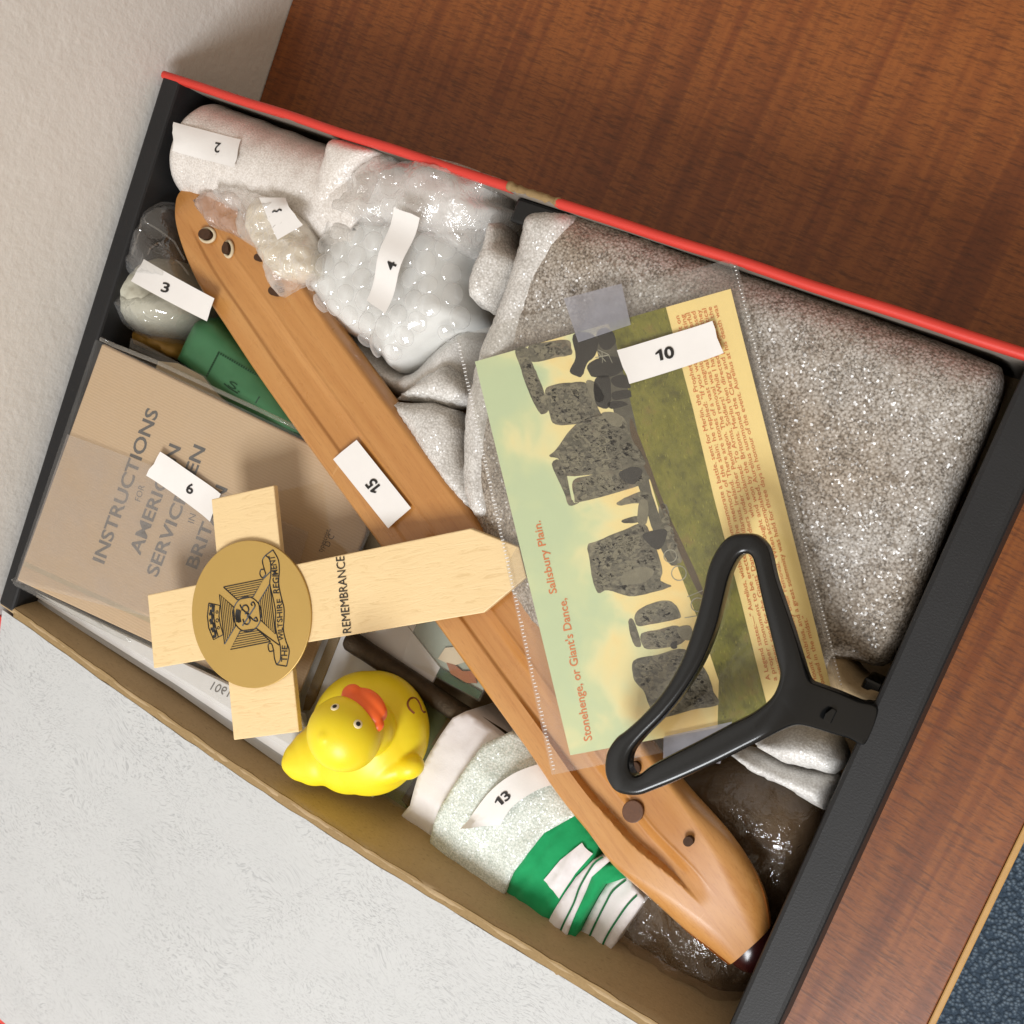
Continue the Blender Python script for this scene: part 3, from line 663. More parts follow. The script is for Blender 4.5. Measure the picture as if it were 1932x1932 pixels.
tube('wrap_fold', [PBo(+.0008)(u, v) for u, v in zz('C', [(575,195),(660,235),(900,330),(1200,470),(1500,610),(1730,720)])], .0009, 'filmh', book, 8)
tube('wrap_fold', [PBo(-.004)(u, v) for u, v in zz('C', [(85,1560),(100,1590),(300,1690),(600,1840),(880,1975)])], .0016, 'film', book, 8)
number_label(book, '6', zz('C', [(925,840),(1265,1080),(1205,1235),(845,975)]), PBo(+.0018), z1('C', 1058, 1072), z1('C', 1098, 1082), (3, -18), torn=.03)

# ------------------------------------------------------------------ green soap
soap = thing('soap_bar', 'rounded green soap bar with stamped dotted border beside the wooden shuttle', 'soap', at(470, 700, .004))
pw = zz('S', [(900,1015),(1000,1000),(1080,1030),(1500,1500),(1800,1900),(1500,1950),(1150,1700),(745,1345),(760,1290),(840,1120)])
so = pillow('soap_body', pw, .040, .004, .009, .010, 'soap', soap, .002, [(.0004, 60)], round_=3)
SB = hit(bvh(so), .0003)
dots = []
for (a, b, k) in (((1020,1265),(1420,1500),24), ((1015,1275),(930,1440),11)):
    for i in range(k):
        t = i/(k-1); u, v = z1('S', a[0]+(b[0]-a[0])*t, a[1]+(b[1]-a[1])*t); dots.append([(u-1.3, v-1.0), (u+1.3, v+1.0)])
strokes('stamped_border', dots, .0009, SB, 'stamp', soap)
text('stamped_mark', 'S.', z1('S', 1085, 1520), z1('S', 1180, 1570), (5, -11), SB, 'stamp', soap)
strokes('stamped_line', [zz('S', [(1300,1650),(1330,1600)]), zz('S', [(1060,1500),(1100,1535),(1165,1575)])], .0006, SB, 'stamp', soap)

# ------------------------------------------------------------------ bag with wool ball, gold wrapper
gw = thing('gold_wrapper', 'crumpled gold wrapper between the book and the black end', 'wrapper', at(215, 620, .004))
pillow('crumpled_foil', zz('S', [(150,1150),(230,980),(330,960),(480,1050),(760,1200),(740,1330),(520,1260),(330,1190)]), .035, .004, .010, .008, 'goldleaf', gw, .0018, [(.003, 90)], [(.002, 150)])
bag = thing('plastic_bag', 'knotted clear plastic bag holding a pale woolly ball', 'bag', at(310, 580, .004))
ball = pillow('wool_ball', zz('S', [(310,860),(340,700),(430,560),(600,520),(760,620),(860,780),(885,920),(850,1060),(740,1160),(620,1185),(470,1140),(350,1030)]), .034, .004, .025, .022, 'wool', bag, .0016, [(.0012, 120), (.0008, 500)], round_=3)
def ridge(name, pts, z0, z1_, H, r, mat, nz, rd): return pillow(name, zz('S', pts), z0, z1_, H, r, mat, bag, .0016, nz, rd, inset=1.)
neck = ridge('bag_neck', [(430,112),(560,102),(690,130),(725,190),(740,330),(790,500),(850,690),(880,800),(700,800),(500,740),(330,735),(240,695),(300,560),(380,380),(425,200)], .046, .030, .013, .010, 'bagfilm', [(.003, 45), (.0015, 120)], [(.0026, 70)])
ridge('bag_film', [(235,690),(340,700),(600,790),(880,800),(910,950),(870,1080),(740,1180),(600,1200),(430,1130),(300,1000),(270,860)], .040, .012, .0215, .020, 'bagfilm', [(.0015, 90)], [(.0012, 60)])
NB_ = hit(bvh(neck, ball), .0012)
strokes('film_crease', [zz('S', [(480,520),(500,470),(560,430),(590,450)]), zz('S', [(665,590),(690,560),(730,590),(790,670)]), zz('S', [(430,190),(460,270),(560,330),(680,420),(760,560)]), zz('S', [(440,180),(420,330),(360,520)])], .0008, NB_, 'bagfilm', bag)
number_label(bag, '3', zz('S', [(430,548),(972,850),(905,1020),(330,715)]), flat(.0612), z1('S', 575, 798), z1('S', 633, 812), (5, -17), 12, 4, curl=lambda s, t: -.0016*(2*s-1)**2)

# ------------------------------------------------------------------ foam roll 2
roll = thing('foam_roll', 'white foam wrapped roll with number label lying along the red rim', 'foam roll', (.06, .215, .004))
A, B = Vector((.0125, .2165, .0425)), Vector((.112, .2135, .0400)); R0 = .0208
path = []; rad = []
for i in range(61):
    t = i/60; path.append(A+(B-A)*t); e = min(1., t/.07); rad.append(R0*(math.sqrt(1-(1-e)**2)*.35+.65 if e < 1 else 1)*(1+.03*fbm((t*3, 0, 0), 4))*(1-.05*(t > .72)))
path = [A+(B-A).normalized()*-.0015]+path; rad = [R0*.45]+rad
fr = tube('foam_wrap', path, rad, 'foamp', roll, 48)
for v in fr.data.vertices: v.co += Vector((0,0,1))*(.0007*fbm(tuple(v.co), 60))
fl = pillow('foam_flap', zz('B', [(245,160),(430,185),(600,250),(590,300),(440,450),(330,620),(290,690),(200,715),(130,660),(118,580),(180,330)]), .050, .030, .011, .007, 'foamp', roll, .0018, [(.0008, 90)], round_=2)
number_label(roll, '2', zz('A', [(520,512),(998,635),(960,835),(522,722)]), hit(bvh(fr), .0006, .062), z1('A', 852, 660), z1('A', 812, 652), (-4, 18), 10, 8, .01)

# ------------------------------------------------------------------ weaving shuttle
sh = thing('weaving_shuttle', 'long honey coloured wooden weaving shuttle with dark tip lying diagonally', 'shuttle', at(900, 1100, .02))
ZS = .0545
Lp = [(362,352),(345,372),(342,396),(347,440),(362,490),(388,548),(430,612),(500,718),(600,858),(700,996),(800,1134),(900,1273),(1000,1412),(1060,1500),(1119,1573),(1160,1631),(1222,1693),(1284,1755),(1334,1796),(1372,1826)]
Rp = [(372,350),(398,350),(430,366),(470,398),(512,440),(560,500),(612,570),(655,632),(705,700),(760,775),(880,934),(1000,1093),(1120,1252),(1220,1385),(1290,1478),(1371,1569),(1412,1631),(1437,1685),(1447,1730),(1449,1757)]
def along(pts, n):
    w3 = [at(u, v, ZS-.006) for u, v in pts]; w3 = catmull(w3, 6, False); d = [0]
    for a, b in zip(w3, w3[1:]): d.append(d[-1]+(b-a).length)
    out = []; k = 0
    for i in range(n+1):
        s = d[-1]*i/n
        while k < len(d)-2 and d[k+1] < s: k += 1
        f = (s-d[k])/((d[k+1]-d[k]) or 1); out.append(w3[k]+(w3[k+1]-w3[k])*f)
    return out
NT_, NS = 280, 90
La, Ra = along(Lp, NT_), along(Rp, NT_)
def sh_z(s, t):
    """height across (s) and along (t) the shuttle"""
    wd = 1-.0*t
    edge = min(s, 1-s); rr = .075+.28*sm(.84, 1., t)
    z = -.0065*(1-math.sqrt(max(0, 1-(1-min(1, edge/rr))**2)))
    g = sm(.05, .10, t)*1.0
    end = 1-sm(.88, .945, t)
    gl = .275+.12*sm(.80, .95, t); gr = .575
    if gl-.02 < s < gr+.02:
        dip = sm(gl-.006, gl+.010, s)*(1-sm(gr-.13, gr, s))
        z -= (.0010+.0028*sm(.66, .86, t))*dip*g*end
    # small raised lip on the right side of the groove
    z += .0003*math.exp(-((s-gr)/.012)**2)*g*end
    z -= .0045*sm(.82, 1., t)**1.5+.0030*(1-sm(0, .05, t))
    return z
vs = []; fs = []
for i in range(NT_+1):
    t = i/NT_
    for k in range(NS+1):
        s = k/NS; s = .5-.5*math.cos(math.pi*s)*(.35) - .0 if False else s
        p = La[i]*(1-s)+Ra[i]*s; vs.append(Vector((p.x, p.y, ZS+sh_z(s, t))))
    for s, dz, ins in ((1, -.0085, .0), (1, -.0115, .05), (0, -.0115, .05), (0, -.0085, .0)):
        ss = s-ins if s else ins; p = La[i]*(1-ss)+Ra[i]*ss; vs.append(Vector((p.x, p.y, ZS+dz)))
W = NS+5
for i in range(NT_):
    for k in range(W): fs.append((i*W+k, i*W+(k+1) % W, (i+1)*W+(k+1) % W, (i+1)*W+k))
fs += [tuple(reversed(range(W))), tuple(range(NT_*W, NT_*W+W))]
body = obj('body', vs, fs, 'shuttle', sh, True, sharp=60)
bm = bmesh.new(); bm.from_mesh(body.data); bmesh.ops.recalc_face_normals(bm, faces=bm.faces); bm.to_mesh(body.data); bm.free()
# dark metal tip
e0, e1 = La[-1], Ra[-1]; mid = (e0+e1)/2; dirn = ((La[-1]+Ra[-1])-(La[-20]+Ra[-20])).normalized(); hw = (e1-e0).length/2; sdv = (e1-e0).normalized()
tv = []; tf = []; seg = 28
for j, (d, k) in enumerate([(-.0008, 1.0), (.0015, .97), (.004, .86), (.0065, .66), (.0085, .40), (.0098, .12)]):
    for q in range(seg):
        a = 2*math.pi*q/seg; c = mid+dirn*d+sdv*math.cos(a)*hw*k+Vector((0,0,1))*(math.sin(a)*.0085*k); tv.append(Vector((c.x, c.y, ZS-.0120+math.sin(a)*.0065*k)))
for j in range(5):
    for q in range(seg): tf.append((j*seg+q, j*seg+(q+1) % seg, (j+1)*seg+(q+1) % seg, (j+1)*seg+q))
tf.append(tuple(range(5*seg, 6*seg)))
obj('metal_tip', tv, tf, 'tip', sh, True)
SHB = hit(bvh(body), 0., .05)
def ring(name, c, rx, ry, inner, mat, parent, hgt=.0010, k='S'):
    u0, v0 = z1(k, *c); q = ZM[k][2]; mu = (1+inner)/2
    zc = max(SHB(u0+rx*q*math.cos(a), v0+ry*q*math.sin(a)).z for a in (0, 1, 2, 3, 4, 5, 6))+hgt*.3
    path = [at(u0+rx*mu*q*math.cos(2*math.pi*i/32), v0+ry*mu*q*math.sin(2*math.pi*i/32), zc) for i in range(32)]
    wd = rx*q*(1-inner)*.5*.00022
    return tube(name, path, max(.0007, wd), mat, parent, 12, closed=True)
def disc_on(name, c, rx, ry, mat, parent, k='S', off=.00025, P=None):
    P = P or SHB; u0, v0 = z1(k, *c); s = ZM[k][2]; n = 28
    vs = [P(u0+rx*s*math.cos(2*math.pi*q/n), v0+ry*s*math.sin(2*math.pi*q/n)) for q in range(n)]; vs = [p+(CAM-p).normalized()*off for p in vs]
    return obj(name, vs, [tuple(reversed(range(n)))], mat, parent)
# bored holes: cut real bores into the body, line the first two with bone eyelets
def bore(c, rx, ry, k, depth):
    u0, v0 = z1(k, *c); s = ZM[k][2]; n = 24; p0 = [SHB(u0+rx*s*math.cos(2*math.pi*q/n), v0+ry*s*math.sin(2*math.pi*q/n)) for q in range(n)]
    zt = max(p.z for p in p0)+.002
    top = [Vector((p.x, p.y, zt)) for p in p0]; bot = [Vector((p.x, p.y, p.z-depth)) for p in p0]
    return top, bot
bores = [((935,372),44,40,'S',.0085), ((1095,478),22,48,'S',.0075), ((1340,548),30,28,'S',.0085), ((1470,800),52,40,'S',.0085), ((938,925),32,31,'R',.0075), ((597,465),36,42,'R',.006)]
cuts = []
for c, rx, ry, k, dp in bores:
    top, bot = bore(c, rx, ry, k, dp); n = len(top)
    o = prism('cutter', top, bot, 'hole', None, 0); cuts.append(o)
    m = body.modifiers.new('bore', 'BOOLEAN'); m.object = o; m.operation = 'DIFFERENCE'; m.solver = 'EXACT'; m.material_mode = 'TRANSFER'
bpy.context.view_layer.update(); dg = bpy.context.evaluated_depsgraph_get()
nm = bpy.data.meshes.new_from_object(body.evaluated_get(dg)); body.modifiers.clear(); body.data = nm
for o in cuts: bpy.data.objects.remove(o)
for c, rx, ry, k, dp in bores:
    u0, v0 = z1(k, *c); s = ZM[k][2]; n = 24
    # floor disc of each bore, darkened to stand in for the shade inside
    p0 = [SHB(u0+rx*.97*s*math.cos(2*math.pi*q/n), v0+ry*.97*s*math.sin(2*math.pi*q/n)) for q in range(n)]
    obj('bore_floor', [Vector((p.x, p.y, p.z-dp+.0006)) for p in p0], [tuple(reversed(range(n)))], 'hole', sh)
ring('eyelet', (935,372), 68, 62, .66, 'bone', sh)
ring('eyelet', (1095,478), 38, 72, .62, 'bone', sh, .0014)
zpl = max(SHB(*z1('R', 575+66*math.cos(a), 745+70*math.sin(a))).z for a in range(7))+.0013
slab('round_plug', flat(zpl), zz('R', [(575+68*math.cos(2*math.pi*q/28), 745+73*math.sin(2*math.pi*q/28)) for q in range(28)]), .002, 'plug', sh, .0003)
number_label(sh, '15', zz('P', [(850,1443),(1240,1932),(1080,2080),(685,1585)]), flat(ZS+.0012), (720.6, 920.4), (704.7, 900.8), (-16.8, 13.4), 10, 3, .025, curl=lambda s, t: .0012*math.sin(math.pi*t)*0)

# ------------------------------------------------------------------ small crinkled parcel on the shuttle
p5 = thing('film_parcel', 'small crinkled film parcel with folded label resting on the wooden shuttle', 'parcel', at(500, 440, .05))
core = pillow('wrapped_core', zz('S', [(1250,330),(1330,90),(1530,110),(1680,280),(1760,450),(1800,640),(1700,720),(1560,720),(1430,650)]), .057, .050, .0065, .007, 'cream', p5, .0016, [(.0012, 110)], [(.0008, 160)])
pillow('pink_film', zz('S', [(830,105),(930,45),(1080,20),(1200,60),(1220,200),(1190,400),(1120,360),(1020,330),(950,300),(880,200)]), .0565, .0535, .0025, .006, 'pinkf', p5, .0014, [(.0018, 100)], [(.0018, 140)], round_=1, inset=1.)
out = pillow('outer_film', zz('S', [(1000,25),(1150,8),(1290,40),(1340,60),(1530,100),(1600,200),(1690,280),(1750,420),(1810,560),(1800,700),(1640,740),(1560,790),(1480,835),(1430,760),(1380,560),(1330,490),(1190,400),(1210,220),(1050,140)]), .0582, .0535, .0075, .008, 'wrapf', p5, .0013, [(.0016, 110)], [(.0022, 150)], round_=1, inset=1.)
B5 = hit(bvh(out, core), .0020, .065)
strk = [[(p.x, p.y) for p in catmull([Vector(q) for q in zz('S', [(1428,200),(1440,188),(1462,192),(1478,178),(1496,184),(1488,176)])], 5, False)]]
l5 = quad_sheet('number_label', zz('S', [(1325,85),(1490,70),(1660,295),(1465,408)]), flat(.0672), 'paper', p5, 8, 8, .02, curl=lambda s, t: -.003*max(0, .35-t)*3*s)
strokes('printed_number', strk, .0006, hit(bvh(l5), .0003), 'ink', l5)

# ------------------------------------------------------------------ bubble wrapped parcel 4
p4 = thing('bubble_wrap_parcel', 'bubble wrap parcel with long number label beside the shuttle', 'parcel', at(760, 480, .004))
def zt4(x, y): return 0
P4 = zz('B', [(330,800),(300,640),(420,480),(610,300),(760,330),(860,345),(980,298),(1150,340),(1290,400),(1460,500),(1430,620),(1490,690),(1330,900),(1260,1050),(1230,1200),(1250,1350),(1240,1500),(1000,1650),(720,1815),(640,1760),(530,1650),(420,1600),(300,1500),(190,1400),(100,1280),(95,1150),(140,1000),(240,880)])
inn = pillow('inner_wrap', P4, .034, .004, .021, .018, 'innerw', p4, .0020, [(.0020, 40)], [])
low = pillow('lower_layer', zz('B', [(180,1380),(430,1560),(760,1830),(1000,1640),(1250,1500),(1230,1900),(900,2050),(640,1960),(520,1850),(380,1700)]), .030, .004, .016, .014, 'foamw', p4, .0022, [(.0014, 70)])
top = pillow('crinkled_film', zz('B', [(300,700),(420,480),(600,290),(740,330),(880,330),(980,296),(1140,335),(1290,400),(1400,430),(1470,500),(1430,620),(1500,690),(1340,900),(1230,1010),(900,900),(560,860),(340,800)]), .043, .034, .018, .012, 'wrapf', p4, .0017, [(.003, 40), (.0014, 130)], [(.0022, 75), (.0010, 170)], inset=1.)
B4 = bvh(inn, low)
bvs = []; bfs = []
nr, na = 5, 12
bvs.append(Vector((0,0,.62)))
for j in range(1, nr+1):
    th = math.pi/2*j/nr
    for i in range(na): bvs.append(Vector((math.sin(th)*math.cos(2*math.pi*i/na), math.sin(th)*math.sin(2*math.pi*i/na), .62*math.cos(th)**.8 if j < nr else 0)))
for i in range(na): bfs.append((0, 1+i, 1+(i+1) % na))
for j in range(nr-1):
    for i in range(na): bfs.append((1+j*na+i, 1+(j+1)*na+i, 1+(j+1)*na+(i+1) % na, 1+j*na+(i+1) % na))
bme = bpy.data.meshes.new('bubble'); bme.from_pydata(bvs, [], bfs); bme.materials.append(M['bubble'])
for p in bme.polygons: p.use_smooth = True
sheet4 = pillow('bubble_sheet', zz('B', [(300,730),(560,700),(900,740),(1310,880),(1250,1000),(1230,1200),(1250,1350),(1240,1500),(1000,1650),(720,1815),(640,1760),(530,1650),(420,1600),(300,1500),(190,1400),(100,1280),(95,1150),(140,1000),(240,880)]), .0385, .010, .0205, .014, 'film', p4, .0018, [(.0020, 40)], [])
B4s = bvh(sheet4); nb = 0
poly = np.array(zz('B', [(330,800),(900,860),(1240,990),(1250,1500),(1000,1640),(720,1800),(530,1640),(300,1490),(110,1280),(105,1150),(150,1000)]))
pc = at(*z1('B', 680, 1250), .055)
for j in range(-9, 10):
    for i in range(-9, 10):
        x = pc.x+(i+.5*(j % 2))*.0082+random.uniform(-.0005, .0005); y = pc.y+j*.0071+random.uniform(-.0005, .0005)
        h = B4s.ray_cast(Vector((x, y, .2)), Vector((0,0,-1)))
        if h[0] is None or h[1].z < .25: continue
        o = bpy.data.objects.new('bubble', bme); COL.objects.link(o); o.parent = sheet4
        nrm = (h[1]+Vector((random.uniform(-.25, .25), random.uniform(-.25, .25), .3))).normalized(); q = nrm.to_track_quat('Z', 'Y')
        s = .0043*random.uniform(.85, 1.1)
        o.location = h[0]-wloc(sheet4); o.rotation_euler = q.to_euler(); o.scale = (s*random.uniform(.85, 1.1), s, s*random.uniform(.40, .65)); nb += 1
number_label(p4, '4', zz('B', [(820,708),(575,1385),(440,1300),(636,630)]), flat(.0655), (741.9, 511.9), (749.2, 497.3), (-15.7, -7), 12, 3, .02, curl=lambda s, t: -.0011*math.sin(3.0*s*math.pi))
obj('dark_speck', [at(*p, .058) for p in zz('B', [(328,775),(345,772),(370,798),(332,800)])], [(3,2,1,0)], 'ink', p4)

# ------------------------------------------------------------------ large grey foam parcel with its white foam ends
pf = thing('foam_parcel', 'large grey foam wrapped parcel filling the corner by the red rim', 'parcel', at(1450, 800, .004))
big = pillow('foam_wrap', [(1000,408),(1045,394),(1120,408),(1300,473),(1500,545),(1700,617),(1860,680),(1893,705),(1880,770),(1800,960),(1750,1090),(1700,1215),(1660,1262),(1590,1250),(1500,1290),(1350,1330),(1150,1300),(1000,1180),(905,985),(880,850),(900,700),(955,560),(985,460)], .047, .004, .0110, .016, 'foamg', pf, .0026, [(.0012, 28), (.0006, 90)], round_=3, zf=lambda x, y: -.0065*(1-sm(.13, .195, y))*sm(.30, .335, x)+.0012*math.sin(x*70+y*40)*sm(.31, .34, x))
lobe = pillow('foam_fold', [(1000,410),(1045,396),(1100,410),(1090,470),(1040,560),(985,700),(955,830),(950,960),(925,985),(890,960),(880,850),(900,700),(955,560),(985,460)], .0495, .030, .0105, .010, 'foamm', pf, .002, [(.001, 60)])
pillow('foam_curl', zz('B', [(1360,745),(1440,770),(1460,900),(1540,1000),(1530,1120),(1390,1390),(1310,1370),(1235,1330),(1220,1180),(1290,1000),(1330,880)]), .048, .030, .0125, .006, 'foamm', pf, .0018, [(.001, 80)], round_=2)
pillow('foam_flap', zz('P', [(1118,1175),(1240,1185),(1400,1180),(1540,1230),(1600,1350),(1610,1500),(1700,1800),(1760,1990),(1640,1932),(1500,1780),(1340,1540),(1220,1350)]), .048, .030, .0075, .007, 'foamm', pf, .0018, [(.0008, 80)], round_=1)
pillow('foam_flap', zz('P', [(1640,1480),(1660,1330),(1760,1180),(1900,1300),(1950,1900),(1900,2150),(1780,1990),(1690,1750)]), .046, .030, .010, .008, 'foamm', pf, .002, [(.0008, 80)], round_=1)
pillow('foam_flap', zz('P', [(1130,1160),(1330,1010),(1500,900),(1650,1050),(1680,1180),(1540,1225),(1300,1175)]), .044, .030, .008, .008, 'foamm', pf, .002, [(.0008, 80)], round_=1)

# ------------------------------------------------------------------ lower right: foam scrap, brown film wrapped parcel, brown packet
dk = thing('brown_film_parcel', 'dark brown parcel in crinkled clear film under the shuttle tip', 'parcel', at(1400, 1640, .004))
core_ = [(1230,1430),(1330,1420),(1450,1430),(1560,1490),(1570,1560),(1500,1720),(1440,1850),(1395,1895),(1330,1880),(1240,1830),(1160,1760),(1120,1690),(1180,1600),(1200,1500)]
pillow('brown_core', core_, .016, .0045, .018, .02, 'packbrown', dk, .0022, [(.0025, 35), (.0008, 110)])
pillow('crinkled_film', core_, .0175, .006, .0205, .018, 'brownfilm', dk, .0017, [(.003, 35), (.0012, 120)], [(.0022, 70), (.0010, 170)], inset=1.)
fsx = thing('foam_scrap', 'folded white foam scrap beneath the black lever by the right end', 'foam', at(1500, 1450, .03))
pillow('upper_fold', zz('K', [(420,360),(560,300),(680,250),(860,290),(940,400),(950,470),(880,540),(760,510),(600,470)]), .042, .030, .0115, .009, 'foamw', fsx, .0018, [(.0015, 60)], round_=2)
pillow('lower_fold', zz('K', [(300,430),(345,395),(560,460),(760,520),(900,540),(890,620),(840,740),(740,690),(600,610),(430,530)]), .038, .028, .010, .008, 'foamw', fsx, .0018, [(.0015, 60)], round_=2)
bp = thing('brown_packet', 'small brown paper packet tucked between foam parcel and black end', 'packet', at(1600, 1300, .03))
pillow('paper', zz('G', [(1440,850),(1520,830),(1640,960),(1760,1000),(1820,1090),(1640,1110),(1460,1040)]), .040, .025, .012, .008, 'brown', bp, .002, [(.001, 60)])

# ------------------------------------------------------------------ cards and papers under the duck
c1 = thing('paper_card', 'white paper with brown strip in clear sleeve under the yellow duck', 'card', at(640, 1300, .03))
pA = [(560,1190),(700,1180),(860,1235),(840,1330),(720,1560),(640,1540),(545,1400),(560,1340)]
slab('sheet', flat(.0370), [(575,1180),(760,1170),(830,1260),(690,1530),(545,1420)], .0012, 'white', c1, 0)
slab('brown_strip', flat(.0378), zz('E', [(470,380),(560,370),(360,880),(310,960),(262,960),(280,860)]), .0006, 'umber', c1, 0)
slab('sleeve_film', flat(.0392), zz('E', [(200,390),(560,360),(520,480),(290,985),(240,970)]), .0002, 'filmh', c1, 0)
c2 = thing('picture_card', 'pale mint picture card with dark green border beneath the metal rod', 'card', at(830, 1230, .03))
slab('card', flat(.0362), zz('E', [(1220,150),(1430,150),(1760,740),(1690,860),(1080,530),(1120,440)]), .0008, 'cardmint', c2, 0)
slab('white_edge', flat(.0366), zz('E', [(820,270),(1210,200),(1090,470),(900,420)]), .0005, 'white', c2, 0)
slab('dark_border', flat(.0369), zz('E', [(1120,455),(1170,490),(1600,740),(1720,810),(1690,870),(1500,770),(1080,530)]), .0004, 'cardgreen', c2, 0)
slab('printed_patch', flat(.0369), zz('E', [(1430,570),(1500,590),(1560,640),(1650,640),(1680,740),(1560,735),(1470,670)]), .0004, 'cardred', c2, 0)
slab('printed_patch', flat(.0368), zz('E', [(1360,540),(1420,450),(1540,440),(1600,560),(1480,600)]), .0003, 'paperc', c2, 0)
slab('sleeve_film', flat(.0385), zz('E', [(1210,140),(1440,130),(1780,740),(1700,890),(1070,540)]), .0002, 'film', c2, 0)
c3 = thing('olive_card', 'olive green picture card in clear sleeve beneath the duck', 'card', at(750, 1480, .03))
slab('card', flat(.0322), zz('E', [(1180,700),(1500,960),(1380,1150),(1290,1320),(1060,1690),(1110,1750),(960,1790),(560,1640),(700,1300)]), .0008, 'cardolive', c3, 0)
slab('yellow_edge', flat(.0330), zz('E', [(1480,960),(1510,975),(1330,1250),(1305,1240)]), .0008, 'umber', c3, 0)
slab('sleeve_film', flat(.0340), zz('E', [(1180,690),(1530,960),(1330,1260),(1090,1760),(1000,1932),(400,1560),(650,1300)]), .0002, 'filmh', c3, 0)

# ------------------------------------------------------------------ metal rod
ra, rb = at(*z1('E', 655, 395), .0415), at(1130, 1520, .034)
n = 30; path = [ra+(rb-ra)*(i/n) for i in range(n+1)]; d0 = (rb-ra).normalized()
path = [ra-d0*.0022, ra-d0*.0016, ra-d0*.0006]+path; rad = [.0022, .0033, .0040]+[.0042]*2+[.0040]*(n-1)
rod = thing('metal_rod', 'dark bronze metal rod with rounded end running under the shuttle', 'rod', ra-Vector((0,0,.004)))
tube('shaft', path, rad, 'rod', rod, 24)

# ------------------------------------------------------------------ flag roll wrapped in foam
fg = thing('flag_roll', 'rolled green and white striped flag held in a foam band', 'flag', at(980, 1600, .01))
a3, b3 = at(*z1('H', 330, 330), .045), at(*z1('H', 960, 860), .045); ax = (b3-a3).to_2d().normalized(); a2 = a3.to_2d()
def rollz(R=.038, H=.021, z0=.027, fade=0.):
    def f(x, y):
        p = Vector((x, y))-a2; s = p.dot(ax); r = abs(p.x*ax.y-p.y*ax.x)
        h = math.sqrt(max(0, 1-min(1, r/R)**2))
        return z0+H*h*(1-.12*sm(.04, .11, s))+.0009*fbm((x, y, 0), 70)+fade*(abs(noise.noise(Vector((s*230, r*40, 2))))*2-.6)
    return f
zr = rollz()
drape('white_end', zz('H', [(30,560),(60,500),(95,430),(130,300),(190,180),(290,30),(350,0),(480,90),(560,150),(420,200),(300,360),(210,520),(185,600),(100,580)]), rollz(.036, .020), 'clothw', fg, .0, .0018, .008)
fw = drape('foam_band', zz('H', [(185,590),(215,480),(300,330),(430,150),(560,90),(700,180),(780,310),(860,470),(700,560),(560,740),(520,840),(470,915),(350,850),(260,740)]), zr, 'foamt', fg, .0022, .0018, .010)
zg = rollz(fade=.0016)
drape('green_cloth', zz('H', [(520,840),(560,730),(700,550),(860,460),(960,600),(930,690),(780,860),(720,1045),(690,1040),(610,970),(480,935),(490,880)]), zg, 'clothg', fg, .0006, .0018, .008)
drape('white_patch', zz('H', [(705,770),(780,680),(880,600),(930,650),(850,740),(775,855)]), zg, 'clothw', fg, .0012, .0016)
drape('white_stripe', zz('H', [(690,1030),(740,930),(850,760),(930,680),(1000,655),(1010,680),(920,760),(860,900),(790,1100),(770,1108)]), zg, 'clothw', fg, .0016, .0016, .010)
drape('green_fold', zz('H', [(775,1110),(800,1040),(880,850),(950,700),(1060,700),(1080,760),(980,790),(930,860),(840,1050),(825,1100),(795,1112)]), zg, 'clothg', fg, .0012, .0016, .010)
drape('striped_end', zz('H', [(828,1095),(860,1040),(950,860),(1000,780),(1080,740),(1165,860),(1040,1040),(965,1165),(900,1150)]), rollz(.038, .019, .025, .0012), 'clothw', fg, .0004, .0016, .008)
drape('green_scrap', zz('H', [(478,935),(492,885),(520,870),(570,930),(612,972),(560,960)]), rollz(.038, .018, .024, .003), 'clothg', fg, .0, .0014, .006)
drape('green_hem', zz('H', [(825,1085),(850,1100),(900,1150),(880,1165),(850,1130)]), rollz(.038, .018, .023), 'clothg', fg, .0, .0016, .006)
strp = bvh(*[o for o in fg.children])
SP = hit(strp, .0005, .04)
strokes('stitched_line', [catmull([Vector(p).to_3d().to_2d() for p in zz('H', [(755,1075),(790,980),(840,880),(870,800),(930,700),(975,665)])], 4, False), catmull([Vector(p) for p in zz('H', [(880,1105),(930,990),(985,880),(1020,820),(1080,770)])], 4, False), catmull([Vector(p) for p in zz('H', [(945,1140),(985,1040),(1040,950),(1090,880),(1130,840)])], 4, False)], .0007, SP, 'clothgd', fg)
quad13 = zz('H', [(335,525),(520,300),(740,235),(750,330)])
L13 = hit(bvh(fw), .0012, .045)
def strip13(s, t):
    a = catmull([Vector(p) for p in zz('H', [(340,528),(450,380),(560,290),(680,240),(780,230)])], 6, False); b = catmull([Vector(p) for p in zz('H', [(505,522),(560,440),(640,380),(720,340),(800,325)])], 6, False)
    i = s*(len(a)-1); k = min(len(a)-2, int(i)); f = i-k
    return (a[k]*(1-f)+a[k+1]*f)*(1-t)+(b[k]*(1-f)+b[k+1]*f)*t
vs = []; fs = []
for j in range(5):
    for i in range(17):
        p = strip13(i/16, j/4); q = L13(p.x, p.y); vs.append(q+Vector((0,0,.0022*math.sin(math.pi*i/16*.6)+(.003 if i == 0 and j < 2 else 0))))
for j in range(4):
    for i in range(16): a = j*17+i; fs.append((a, a+17, a+18, a+1))
l13 = obj('number_label', vs, fs, 'paper', fg, True)
text('printed_number', '13', z1('H', 500, 440), z1('H', 558, 392), (-11, -13), hit(bvh(l13), .0003, .055), 'ink', l13, .02, fn=num2d)

